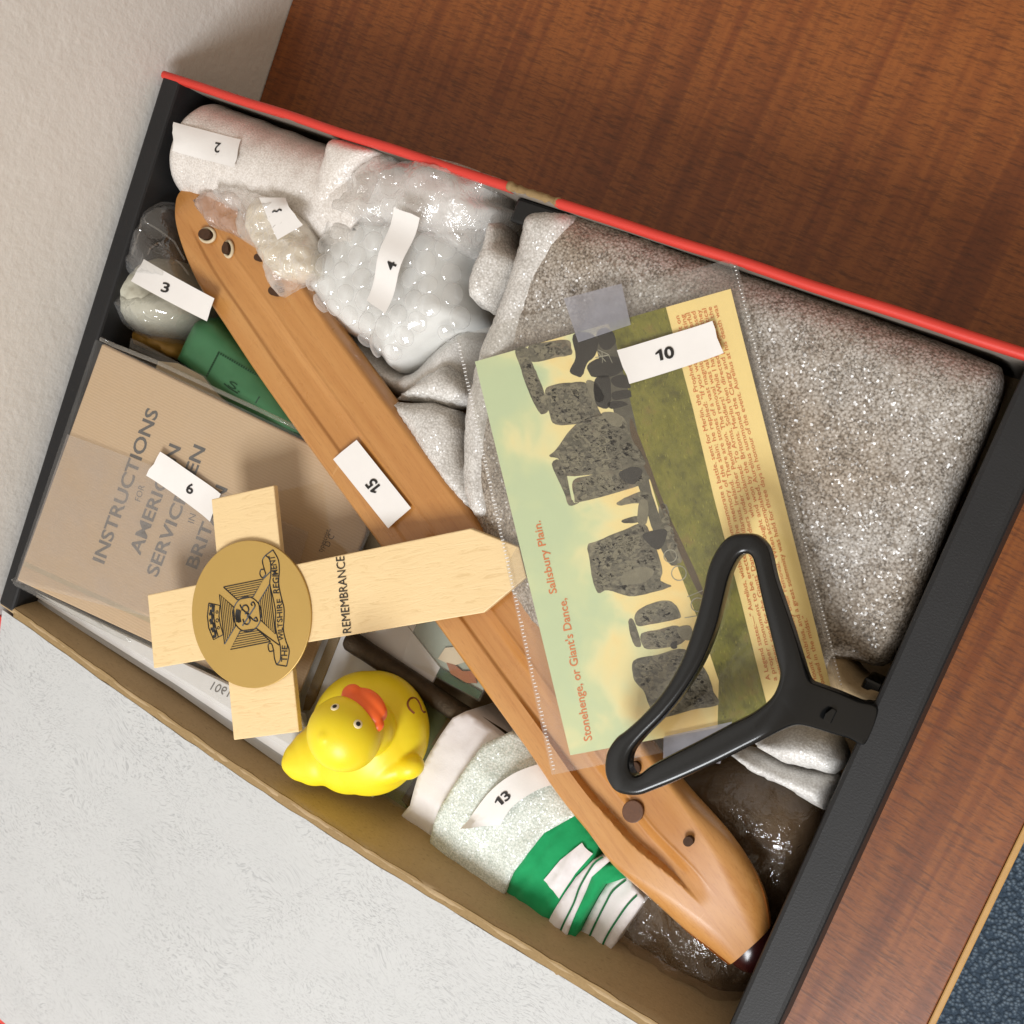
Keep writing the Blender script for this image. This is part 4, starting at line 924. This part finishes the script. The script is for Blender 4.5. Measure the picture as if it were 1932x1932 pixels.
# ------------------------------------------------------------------ remembrance cross
cr = thing('wooden_cross', 'pale wooden remembrance cross with gold regiment disc lying on the book', 'cross', at(474, 1159, ZB))
PC = plane_fn(at(284, 1190, .0715), at(985, 1060, .0598), at(460, 930, .0705))
TH = .0030
slab('cross_arm', PC, zz('D', [(540,180),(985,80),(1165,1838),(700,1897)]), TH, 'pale', cr, .0004)
PC2 = plane_fn(at(284, 1190, .0715), at(985, 1060, .0598), at(460, 930, .0705), .0006)
slab('long_arm', PC2, [z1('D', 85, 862), (887,997), (979,1032), (993,1089), (913,1156), z1('D', 130, 1385)], TH, 'pale', cr, .0004)
P3 = plane_fn(at(284, 1190, .0715), at(985, 1060, .0598), at(460, 930, .0705), .0016)
nd = 72; ce = z1('D', 826, 1000)
slab('gold_disc', P3, [(ce[0]+112.5*math.cos(2*math.pi*q/nd)+3*math.sin(2*math.pi*q/nd), ce[1]+139.5*math.sin(2*math.pi*q/nd)) for q in range(nd)], .0010, 'gold', cr, .0002)
P4_ = plane_fn(at(284, 1190, .0715), at(985, 1060, .0598), at(460, 930, .0705), .0018)
em = []; hatch = []
def lerp(a, b, t): return (a[0]+(b[0]-a[0])*t, a[1]+(b[1]-a[1])*t)
for A_, B_, C_, D_ in [((515,592),(893,515),(797,683),(645,712)), ((955,562),(1008,1038),(868,905),(850,735)), ((962,1110),(580,1185),(672,1012),(832,988)), ((525,1135),(477,662),(610,780),(628,965))]:
    em.append(zz('N', [A_, B_, C_, D_, A_]))
    for k in range(1, 7): hatch.append(zz('N', [lerp(A_, D_, k/7), lerp(B_, C_, k/7)]))
def circ(cx, cy, rx, ry, a0=0, a1=360, n=28): return zz('N', [(cx+rx*math.cos(math.radians(a0+(a1-a0)*i/n)), cy+ry*math.sin(math.radians(a0+(a1-a0)*i/n))) for i in range(n+1)])
def cur(pts, n=5): return [(p.x, p.y) for p in catmull([Vector(p) for p in zz('N', pts)], n, False)]
em += [circ(740,850,135,166), cur([(985,238),(1035,330),(1046,430),(1040,560),(1065,690),(1090,790),(1090,900),(1085,1000),(1110,1110),(1140,1200),(1115,1345)]),
       cur([(915,290),(958,340),(965,470),(955,560),(985,690),(1010,830),(1008,960),(1030,1070),(1055,1160),(1055,1280),(1020,1330)]), zz('N', [(985,238),(915,290)]), zz('N', [(1115,1345),(1020,1330)]),
       cur([(915,290),(885,340),(905,430),(915,470),(885,503),(862,470),(870,428),(905,424)]), cur([(1020,1330),(1000,1270),(990,1190),(970,1130),(940,1140),(952,1202),(995,1195)]),
       zz('N', [(893,515),(962,445)]), zz('N', [(850,735),(955,562)]), zz('N', [(832,988),(1045,1145)]),
       zz('N', [(375,745),(480,766),(472,870),(485,950),(512,1045),(420,1092),(375,980),(362,870),(375,745)]), cur([(430,755),(424,870),(440,970),(465,1065)])]
strokes('emblem_lines', em, .00042, P4_, 'ink', cr)
strokes('emblem_hatching', hatch, .00026, P4_, 'ink', cr)
cy = [cur([(672,757),(690,795),(745,850),(800,905),(838,915),(825,880),(800,905)]), cur([(695,960),(735,900),(790,815),(815,770),(800,735),(778,750),(790,770)]), cur([(690,815),(700,775),(735,765),(755,800),(745,835)]), cur([(700,895),(715,935),(745,945),(768,910),(755,870)]), cur([(720,850),(735,830),(755,850),(738,872)])]
strokes('emblem_cypher', cy, .00055, P4_, 'ink', cr)
cw = [cur([(385,775),(415,765),(412,815),(385,820)]), cur([(378,850),(408,850),(408,905),(380,905)]), cur([(388,935),(418,935),(425,985),(392,990)]), cur([(405,1010),(435,1010),(440,1055),(415,1065)]), cur([(648,805),(640,860),(650,925)]), cur([(662,808),(655,860),(665,930)]), cur([(675,815),(670,870),(678,925)])]
strokes('emblem_crown', cw, .0011, P4_, 'ink', cr)
strokes('emblem_crown_jewels', [circ(452,830,10,12,n=10), circ(455,910,13,16,n=10), circ(466,980,10,12,n=10)], .0003, P4_, 'ink', cr)
def nt_(nm, s, a, b, cap, bold=.01, P=P4_): text(nm, s, z1('N', *a), z1('N', *b), tuple(x*.19841 for x in cap), P, 'ink', cr, bold)
nt_('disc_lettering', 'THE', (1116,1304), (1124,1150), (-54,-2))
nt_('disc_lettering', 'WILT', (1085,1100), (1072,935), (-46,4)); nt_('disc_lettering', 'SHIRE', (1074,925), (1070,702), (-50,6))
nt_('disc_lettering', 'REGI', (1044,652), (1036,482), (-56,0)); nt_('disc_lettering', 'MENT', (1034,472), (998,290), (-56,8))
nt_('arm_lettering', 'REMEMBRANCE', (1730,1026), (1662,298), (-80,8), 0., plane_fn(at(284, 1190, .0715), at(985, 1060, .0598), at(460, 930, .0705), .0009))

# ------------------------------------------------------------------ rubber duck
dc = at(676, 1386, .053)
duck = thing('rubber_duck', 'yellow rubber duck with orange bill and inked mark on its breast', 'toy duck', (dc.x, dc.y, .037))
hd = at(*z1('E', 600, 1150), .0830); tl = at(*z1('E', 150, 1385), .0640); ey1 = at(*z1('E', 525, 930), .0845); ey2 = at(*z1('E', 712, 1072), .0845)
lat = (ey2-ey1).to_3d(); lat.z = 0; lat.normalize(); fwd = Vector((-lat.y, lat.x, 0))
if fwd.dot(at(814,1300,.06)-dc) < 0: fwd = -fwd
UP = Vector((0,0,1)); tb = (tl-dc); tb.z = 0; tb.normalize()
def eE(u, v, z, r, X=None):
    X = X or fwd; return ellipsoid(at(*z1('E', u, v), z), (X, UP.cross(X), UP), r, 40, 24)
parts = [eE(785, 1145, .052, (.0238, .0236, .0160)), eE(850, 1120, .051, (.0228, .0222, .0150)), eE(640, 1290, .053, (.0165, .0165, .0130)), eE(480, 1290, .055, (.0135, .0135, .0105), tb), eE(370, 1335, .0575, (.0120, .0112, .0085), tb), eE(265, 1365, .0600, (.0090, .0082, .0060), tb), eE(200, 1382, .0620, (.0062, .0052, .0040), tb),
         ellipsoid(hd-UP*.0125, (fwd, lat, UP), (.0112, .0112, .0120), 30, 18), ellipsoid(hd, (fwd, lat, UP), (.0133, .0136, .0126), 40, 24), eE(455, 1180, .0930, (.0033, .0028, .0034))]
wd_ = (at(*z1('E', 1200, 1420), .056)-at(*z1('E', 640, 1560), .056)).normalized()
parts += [eE(930, 1455, .0565, (.0130, .0056, .0064), wd_), eE(1120, 1420, .0570, (.0066, .0048, .0048), wd_)]
v_, f_ = merge(parts)
db = remesh(obj('body', v_, f_, 'duck', duck, True), .0006, 14)
# bill
bc = at(*z1('E', 735, 935), .0815)
bt_ = [ellipsoid(bc, (lat, fwd, UP), (.0092, .0046, .0034), 30, 16), ellipsoid(at(*z1('E', 800, 905), .0800), (lat, fwd, UP), (.0074, .0048, .0030), 30, 16),
       ellipsoid(at(*z1('E', 655, 815), .0815), ((lat*.6+fwd*.8).normalized(), (fwd*.6-lat*.8).normalized(), UP), (.0040, .0030, .0024), 20, 12), ellipsoid(at(*z1('E', 850, 1080), .0810), ((lat*.7+fwd*.7).normalized(), (fwd*.7-lat*.7).normalized(), UP), (.0036, .0028, .0022), 20, 12),
       ellipsoid(at(*z1('E', 850, 960), .0785), (lat, fwd, UP), (.0052, .0044, .0020), 24, 12)]
v_, f_ = merge(bt_); bill = remesh(obj('bill', v_, f_, 'bill', duck, True), .0005, 5)
DB = bvh(db)
def on_duck(u, v, off):
    d = ray(u, v); h = DB.ray_cast(CAM, d)
    return (h[0], h[1]) if h[0] is not None else (at(u, v, .085), UP)
for c, r in (((522,933),.00155), ((710,1072),.00160)):
    p, nn = on_duck(*z1('E', *c), 0); ex = nn.orthogonal().normalized(); ey_ = nn.cross(ex)
    v_, f_ = ellipsoid(p, (ex, ey_, nn), (r, r, .00045), 20, 10); e = obj('eye', v_, f_, 'eyew', duck, True)
    v_, f_ = ellipsoid(p+nn*.0003, (ex, ey_, nn), (r*.55, r*.55, .0004), 18, 10); obj('pupil', v_, f_, 'eyeb', e, True)
mk = catmull([Vector(p) for p in zz('E', [(1170,985),(1128,945),(1115,900),(1140,862),(1180,864),(1210,905),(1228,955),(1245,975),(1263,968)])], 6, False)
strokes('inked_mark', [[(p.x, p.y) for p in mk]], .00075, hit(DB, .00025, .06), 'brownink', duck)

# ------------------------------------------------------------------ postcard in its sleeve
pc_ = thing('postcard', 'Stonehenge postcard in clear sleeve with orange legend lying on the foam', 'postcard', at(1230, 980, .0605))
ZC = .0612
K = flat(ZC)
slab('sleeve_back', flat(ZC-.0004), [(860,635),(1388,485),(1592,1305),(1360,1398),(1041,1462)], .0001, 'film', pc_, 0)
slab('card', K, zz('F', [(132,345),(1105,68),(1503,1652),(495,1843)]), .0003, 'yellow', pc_, 0)
slab('printed_sky', flat(ZC+0.000048), zz('F', [(132,345),(700,183),(1060,1737),(495,1843)]), .00002, 'sky', pc_, 0)
G1 = flat(ZC+0.000080); G2 = flat(ZC+0.000112); G3 = flat(ZC+0.000144)
slab('printed_grass', G1, zz('F', [(640,200),(858,138),(960,520),(1040,860),(1140,1240),(1240,1640),(1245,1702),(1055,1737),(1060,1560),(990,1350),(920,1170),(860,1010),(830,900),(800,800),(760,700),(725,560),(700,400)]), .00001, 'grass', pc_, 0)
def flatpoly(nm, pts, mat, P=G2, par=None):
    q = [(p.x, p.y) for p in catmull([Vector(p) for p in zz('F', pts)], 4)]
    q = [(u+1.1*noise.noise(Vector((u*.16, v*.16, 0))), v+1.1*noise.noise(Vector((u*.16, v*.16, 9)))) for u, v in q]
    return slab(nm, P, q, .00001, mat, par or pc_, 0)
flatpoly('printed_path', [(725,560),(760,640),(850,880),(960,1120),(1000,1220),(975,1210),(880,1000),(800,800),(730,640)], 'path')
ST = [[(285,300),(330,293),(345,340),(372,400),(400,480),(412,530),(385,545),(365,520),(325,430),(303,360)],
      [(335,290),(360,278),(480,262),(498,290),(498,318),(440,330),(360,347),(340,330)],
      [(398,455),(440,432),(500,425),(560,430),(600,520),(610,560),(540,580),(440,585),(415,540)],
      [(415,705),(440,680),(500,600),(560,560),(640,540),(700,560),(730,640),(770,700),(775,740),(680,760),(470,780),(455,720)],
      [(425,735),(468,730),(500,870),(530,880),(490,893),(470,840)],
      [(505,800),(560,780),(680,760),(780,770),(790,800),(700,835),(530,880),(510,860)],
      [(670,885),(700,865),(760,840),(800,850),(790,880),(730,885),(690,893)],
      [(692,948),(750,932),(755,955),(705,960)],
      [(560,1045),(590,1030),(700,985),(770,960),(800,1000),(830,1080),(845,1140),(840,1180),(880,1200),(800,1225),(720,1238),(640,1215),(600,1225),(578,1170),(570,1110)],
      [(740,1310),(770,1280),(840,1255),(890,1265),(915,1310),(900,1325),(800,1345),(750,1350)],
      [(715,1335),(735,1328),(765,1420),(745,1430),(728,1400)],
      [(765,1380),(830,1365),(900,1350),(940,1390),(900,1425),(800,1440),(770,1425)],
      [(730,1500),(750,1475),(830,1460),(930,1440),(1010,1520),(1040,1600),(1058,1650),(960,1670),(830,1700),(790,1640),(775,1600),(740,1560)],
      [(830,905),(860,890),(880,960),(920,1090),(900,1110),(860,1040)]]
flatpoly('printed_shadow', [(590,250),(650,228),(700,400),(738,560),(786,760),(815,880),(868,1010),(905,1110),(868,1110),(815,1000),(775,880),(740,780),(680,600),(630,430)], 'stonedark', flat(ZC+.000092))
for s_ in ST: flatpoly('printed_stone', s_, 'stone')
def inside(p, poly):
    r = False; n = len(poly)
    for i in range(n):
        (ax, ay), (bx_, by) = poly[i], poly[(i+1) % n]
        if (ay > p[1]) != (by > p[1]) and p[0] < (bx_-ax)*(p[1]-ay)/(by-ay)+ax: r = not r
    return r
tone = {'stonedark': [], 'stonemid': [], 'stonelite': [], 'carddark': []}
rs = random.Random(5)
for s_ in ST:
    xs = [p[0] for p in s_]; ys = [p[1] for p in s_]; area_ = (max(xs)-min(xs))*(max(ys)-min(ys))
    cnt = 0
    for _ in range(int(area_/110)+8):
        p = (rs.uniform(min(xs), max(xs)), rs.uniform(min(ys), max(ys)))
        if not inside(p, s_): continue
        fx = (p[0]-min(xs))/(max(xs)-min(xs)+1e-6); fy = (p[1]-min(ys))/(max(ys)-min(ys)+1e-6)
        w_ = rs.random()
        k = 'stonelite' if w_ < .22+.25*(1-fy) and fx < .6 else 'stonemid' if w_ > .97 else 'stonedark' if w_ > .48+.12*(1-fy) else 'stonemid'
        r1 = rs.uniform(6, 19)*min(1, area_/9000+.4); r2 = r1*rs.uniform(.3, .7); a0 = rs.uniform(-.6, .9)
        bl = []
        for q in range(9):
            an = 2*math.pi*q/9; rr_ = rs.uniform(.7, 1.2); x_, y_ = r1*rr_*math.cos(an), r2*rr_*math.sin(an)
            u_, v_2 = p[0]+x_*math.cos(a0)-y_*math.sin(a0), p[1]+x_*math.sin(a0)+y_*math.cos(a0)
            bl.append((u_, v_2))
        if all(inside(q, s_) for q in bl): tone[k].append(bl)
HZo = {'stonedark': .00075, 'stonemid': .00080, 'stonelite': .00086, 'carddark': .00092}
def blobs(nm, lst, mat, zo):
    vs = []; fs = []
    for bl in lst:
        n0 = len(vs); vs += [at(*z1('F', *q), ZC+zo*.16) for q in bl]; f = list(range(n0, n0+len(bl)))
        if (vs[f[1]]-vs[f[0]]).cross(vs[f[4]]-vs[f[0]]).z < 0: f.reverse()
        fs.append(f)
    if vs: obj(nm, vs, fs, mat, pc_, kind='stuff')
for k in tone: blobs('printed_shading', tone[k], k, HZo[k])
gl = {'grassd': [], 'grassl': []}
GP = [(640,200),(858,138),(960,520),(1040,860),(1140,1240),(1240,1640),(1245,1702),(1055,1737),(1060,1560),(990,1350),(920,1170),(860,1010),(830,900),(800,800),(760,700),(725,560),(700,400)]
for _ in range(1500):
    p = (rs.uniform(640, 1245), rs.uniform(140, 1735))
    if not inside(p, GP): continue
    L_ = rs.uniform(3, 13); dx, dy = .27*L_, -.0*L_+L_; w0 = rs.uniform(.8, 2.2)
    bl = [(p[0], p[1]), (p[0]+w0, p[1]), (p[0]+dx+w0*.4, p[1]+dy), (p[0]+dx*.8, p[1]+dy), (p[0]+dx*.4-.4, p[1]+dy*.5)]
    if all(inside(q, GP) for q in bl): gl['grassd' if rs.random() < .55 else 'grassl'].append(bl)
blobs('printed_tufts', gl['grassd'], 'grassd', .00062); blobs('printed_tufts', gl['grassl'], 'grassl', .00064)
for s_ in [[(505,245),(560,235),(600,262),(590,320),(560,350),(540,400),(520,400),(492,382),(515,330)], [(600,240),(650,226),(668,270),(640,300),(610,290)], [(560,360),(610,330),(680,330),(700,370),(660,400),(610,405),(575,400)], [(590,410),(640,400),(650,470),(640,520),(600,515),(585,470)], [(650,410),(700,395),(722,430),(720,446),(668,440)], [(655,462),(715,452),(726,470),(722,482),(662,490)], [(640,500),(690,495),(712,510),(650,525)],
           [(680,770),(730,745),(770,760),(740,810),(700,800)], [(860,985),(800,990),(770,1010),(820,1060),(850,1040)], [(880,1415),(900,1410),(900,1435),(878,1435)]]: flatpoly('printed_figure', s_, 'carddark', G3)
for s_ in [[(555,420),(590,425),(625,480),(600,500),(570,470)], [(615,540),(680,545),(690,590),(650,585)], [(760,875),(790,880),(785,960),(750,955)], [(900,1360),(950,1350),(960,1400),(920,1400)], [(690,1160),(760,1125),(815,1142),(780,1182),(700,1192)]]: flatpoly('printed_highlight', s_, 'stonelite', G3)
def fcirc(cx, cy, r, n=18): return zz('F', [(cx+r*math.cos(2*math.pi*i/n), cy+r*math.sin(2*math.pi*i/n)) for i in range(n+1)])
strokes('printed_wheel', [fcirc(875,1085,24), fcirc(908,1150,28), fcirc(980,1270,26), zz('F', [(590,330),(640,320)]), zz('F', [(600,310),(630,345)]), zz('F', [(615,305),(618,350)])], .0003, flat(ZC+0.000160), 'cardlight', pc_)
strokes('printed_wire', [zz('F', [(600,300),(640,318),(655,350)]), zz('F', [(930,1320),(990,1310),(1010,1270)]), zz('F', [(940,1240),(1000,1215)])], .00025, flat(ZC+0.000160), 'cardlight', pc_)
TX = flat(ZC+0.000176)
text('title_lettering', "Stonehenge, or Giant's Dance,", z1('F', 578, 1785), z1('F', 478, 1245), (-30*.4959, 6*.4959), TX, 'orangeink', pc_, .012)
text('title_lettering', 'Salisbury Plain.', z1('F', 444, 1225), z1('F', 380, 950), (-28*.4959, 6*.4959), TX, 'orangeink', pc_, .012)
leg = ['A Legend states:\u2014" Aurelius, wishing to commemorate a battle, sent for Merlin, the Prophet, to consult on',
       'a proper monument to be erected to the memory of the slain; he replied: "If you want a creating',
       'monument send for the Giants\' Dance in Killaraus, Ireland. There are stones of a vast magnitude wonderful',
       'and 15,000 soldiers under Uther Pendragon. The removal was valiantly opposed',
       'who exclaimed: \'To Arms, Soldiers! While I have power they',
       'fought and won by the Britons. Merlin then directed and practical',
       'A wonderful facility their removal. When accomplished, Aurelius summoned the Clergy and people to the',
       'Mount Ambrius, and a great solemnity was held for three days in honour of the event. Aurelius at his death was',
       'buried in the midst."']
s0, s1 = (1252,1552), (906,168); e0_, e1_ = (1470,1568), (1068,118)
for i, tx in enumerate(leg):
    a = lerp((1256,1556), (1462,1570), i/8); b = lerp((908,170), (1072,125), i/8)
    if i == 8: b = lerp(a, b, .18)
    if 3 <= i <= 5: a = lerp(b, a, len(tx)/104)
    text('legend_lettering', tx, z1('F', *a), z1('F', *b), (-16*.4959, 4*.4959), TX, 'orangeink', pc_, 0.)
slab('sleeve_front', flat(ZC+.0008), [(860,635),(1388,485),(1592,1305),(1360,1398),(1041,1462)], .0001, 'sleeve', pc_, 0)
tk = []
def ticks(a, b, n, dx, dy):
    for i in range(n):
        t = (i+.5)/n; u, v = lerp(a, b, t); L = random.uniform(.6, 1.2); tk.append([(u, v), (u+dx*L, v+dy*L)])
ticks((862,645), (1043,1455), 120, 5.5, -1.2); ticks((1384,500), (1586,1295), 110, 3.0, -.7)
strokes('sleeve_seam', tk, .00030, flat(ZC+.0010), 'white', pc_, kind='stuff')
strokes('sleeve_weld', [[(866,640),(1047,1460)], [(1378,495),(1580,1298)]], .00025, flat(ZC+.0009), 'filmh', pc_)
slab('tape', flat(ZC+.0011), zz('F', [(470,105),(690,48),(725,205),(525,272)]), .0001, 'tape', pc_, 0)
slab('tape', flat(ZC+.0011), zz('F', [(850,1772),(1110,1715),(1065,1875),(848,1857)]), .0001, 'tape', pc_, 0)
number_label(pc_, '10', zz('F', [(677,303),(1035,192),(1080,315),(722,432)]), flat(ZC+.0013), z1('F', 824, 345), z1('F', 893, 327), (-4, -20.5), 12, 4, .03, torn=.02)

# ------------------------------------------------------------------ black lever clip of the box file
def zclip(p): return .0800-.022*sm(.328, .360, p)
def clip_pt(u, v):
    z = .078
    for _ in range(12): z = zclip(at(u, v, z).x)
    return at(u, v, z)
CO = [(960,145),(1030,152),(1085,195),(1115,250),(1150,400),(1200,550),(1250,700),(1300,860),(1340,975),(1385,1003),(1500,1045),(1620,1095),(1740,1145),(1670,1345),(1560,1310),(1440,1275),(1340,1245),(1270,1235),(1200,1255),(1100,1305),(1000,1355),(800,1455),(600,1545),(450,1605),(380,1630),(310,1632),(240,1610),(195,1550),(178,1480),(190,1390),(240,1310),(300,1262),(400,1170),(520,1030),(620,850),(690,650),(735,480),(760,360),(800,260),(850,190),(900,155)]
CI = [(985,262),(1010,275),(1030,330),(1075,540),(1120,720),(1165,900),(1172,950),(1160,1010),(1130,1070),(1080,1120),(1000,1175),(880,1235),(700,1330),(560,1400),(440,1465),(375,1515),(340,1520),(316,1470),(330,1390),(400,1300),(520,1180),(640,1030),(740,860),(810,680),(850,520),(880,400),(920,310),(955,270)]
po = [clip_pt(p.x, p.y) for p in catmull([Vector(p) for p in zz('G', CO)], 5)]; pi_ = [clip_pt(p.x, p.y) for p in catmull([Vector(p) for p in zz('G', CI)], 5)]
def inset_loop(lp, d):
    n = len(lp); ar = sum(lp[k].x*lp[(k+1) % n].y-lp[(k+1) % n].x*lp[k].y for k in range(n)); sg = 1 if ar > 0 else -1; out = []
    for k in range(n):
        t_ = lp[(k+1) % n]-lp[k-1]; nrm = Vector((-t_.y, t_.x, 0)).normalized()*sg; out.append(Vector((lp[k].x, lp[k].y, 0))+nrm*d)
    return out
prof = [(0., -.0016), (.00035, -.0007), (.0009, -.0002), (.0016, 0.)]
OL = [inset_loop(po, d) for d, _ in prof]; IL = [inset_loop(pi_, -d) for d, _ in prof]
no, ni = len(po), len(pi_)
def inside2(p, poly):
    r = False; n = len(poly)
    for i in range(n):
        (ax_, ay_), (bx_, by_) = poly[i], poly[(i+1) % n]
        if (ay_ > p[1]) != (by_ > p[1]) and p[0] < (bx_-ax_)*(p[1]-ay_)/(by_-ay_)+ax_: r = not r
    return r
cvs = []; cf = []
def zt_(v, dz): return Vector((v.x, v.y, zclip(v.x)+.0030+dz))
for LP, n_, fl_ in ((OL, no, False), (IL, ni, True)):
    b0 = len(cvs)
    for k, (d, dz) in enumerate(prof): cvs += [zt_(v, dz) for v in LP[k]]
    cvs += [zt_(v, -.0058) for v in LP[0]]
    for k in range(3):
        for q in range(n_): cf.append((b0+k*n_+q, b0+k*n_+(q+1) % n_, b0+(k+1)*n_+(q+1) % n_, b0+(k+1)*n_+q))
    for q in range(n_): cf.append((b0+4*n_+q, b0+4*n_+(q+1) % n_, b0+(q+1) % n_, b0+q))
o2 = [(v.x, v.y) for v in OL[3]]; i2 = [(v.x, v.y) for v in IL[3]]
r_ = geometry.delaunay_2d_cdt([Vector((x*1000, y*1000)) for x, y in o2+i2], [(k, (k+1) % no) for k in range(no)]+[(no+k, no+(k+1) % ni) for k in range(ni)], [], 0, 1e-6)
b0 = len(cvs); cvs += [zt_(Vector((v.x/1000, v.y/1000, 0)), 0) for v in r_[0]]; bott = len(cvs); cvs += [zt_(Vector((v.x/1000, v.y/1000, 0)), -.0058) for v in r_[0]]
for f in r_[2]:
    c = sum((cvs[b0+i] for i in f), Vector())/len(f)
    if inside2((c.x, c.y), o2) and not inside2((c.x, c.y), i2): cf.append(tuple(b0+i for i in f)); cf.append(tuple(bott+i for i in reversed(f)))
clipp = obj('lever_clip', cvs, cf, 'plastic', bx, True)
bm = bmesh.new(); bm.from_mesh(clipp.data); bmesh.ops.remove_doubles(bm, verts=bm.verts, dist=1e-6); bmesh.ops.recalc_face_normals(bm, faces=bm.faces); bm.to_mesh(clipp.data); bm.free()
for p in clipp.data.polygons: p.use_smooth = True
sb = [clip_pt(*p) for p in zz('G', [(1440,1160),(1480,1130),(1505,1145),(1470,1220),(1425,1200)])]
prism('lever_latch', [p+Vector((0,0,.0047)) for p in sb], [p+Vector((0,0,.0030)) for p in sb], 'plastic', clipp, .0004)
box('lever_bracket', .3460, .3523, .112, .132, .030, .048, 'plastic', bx, .001)
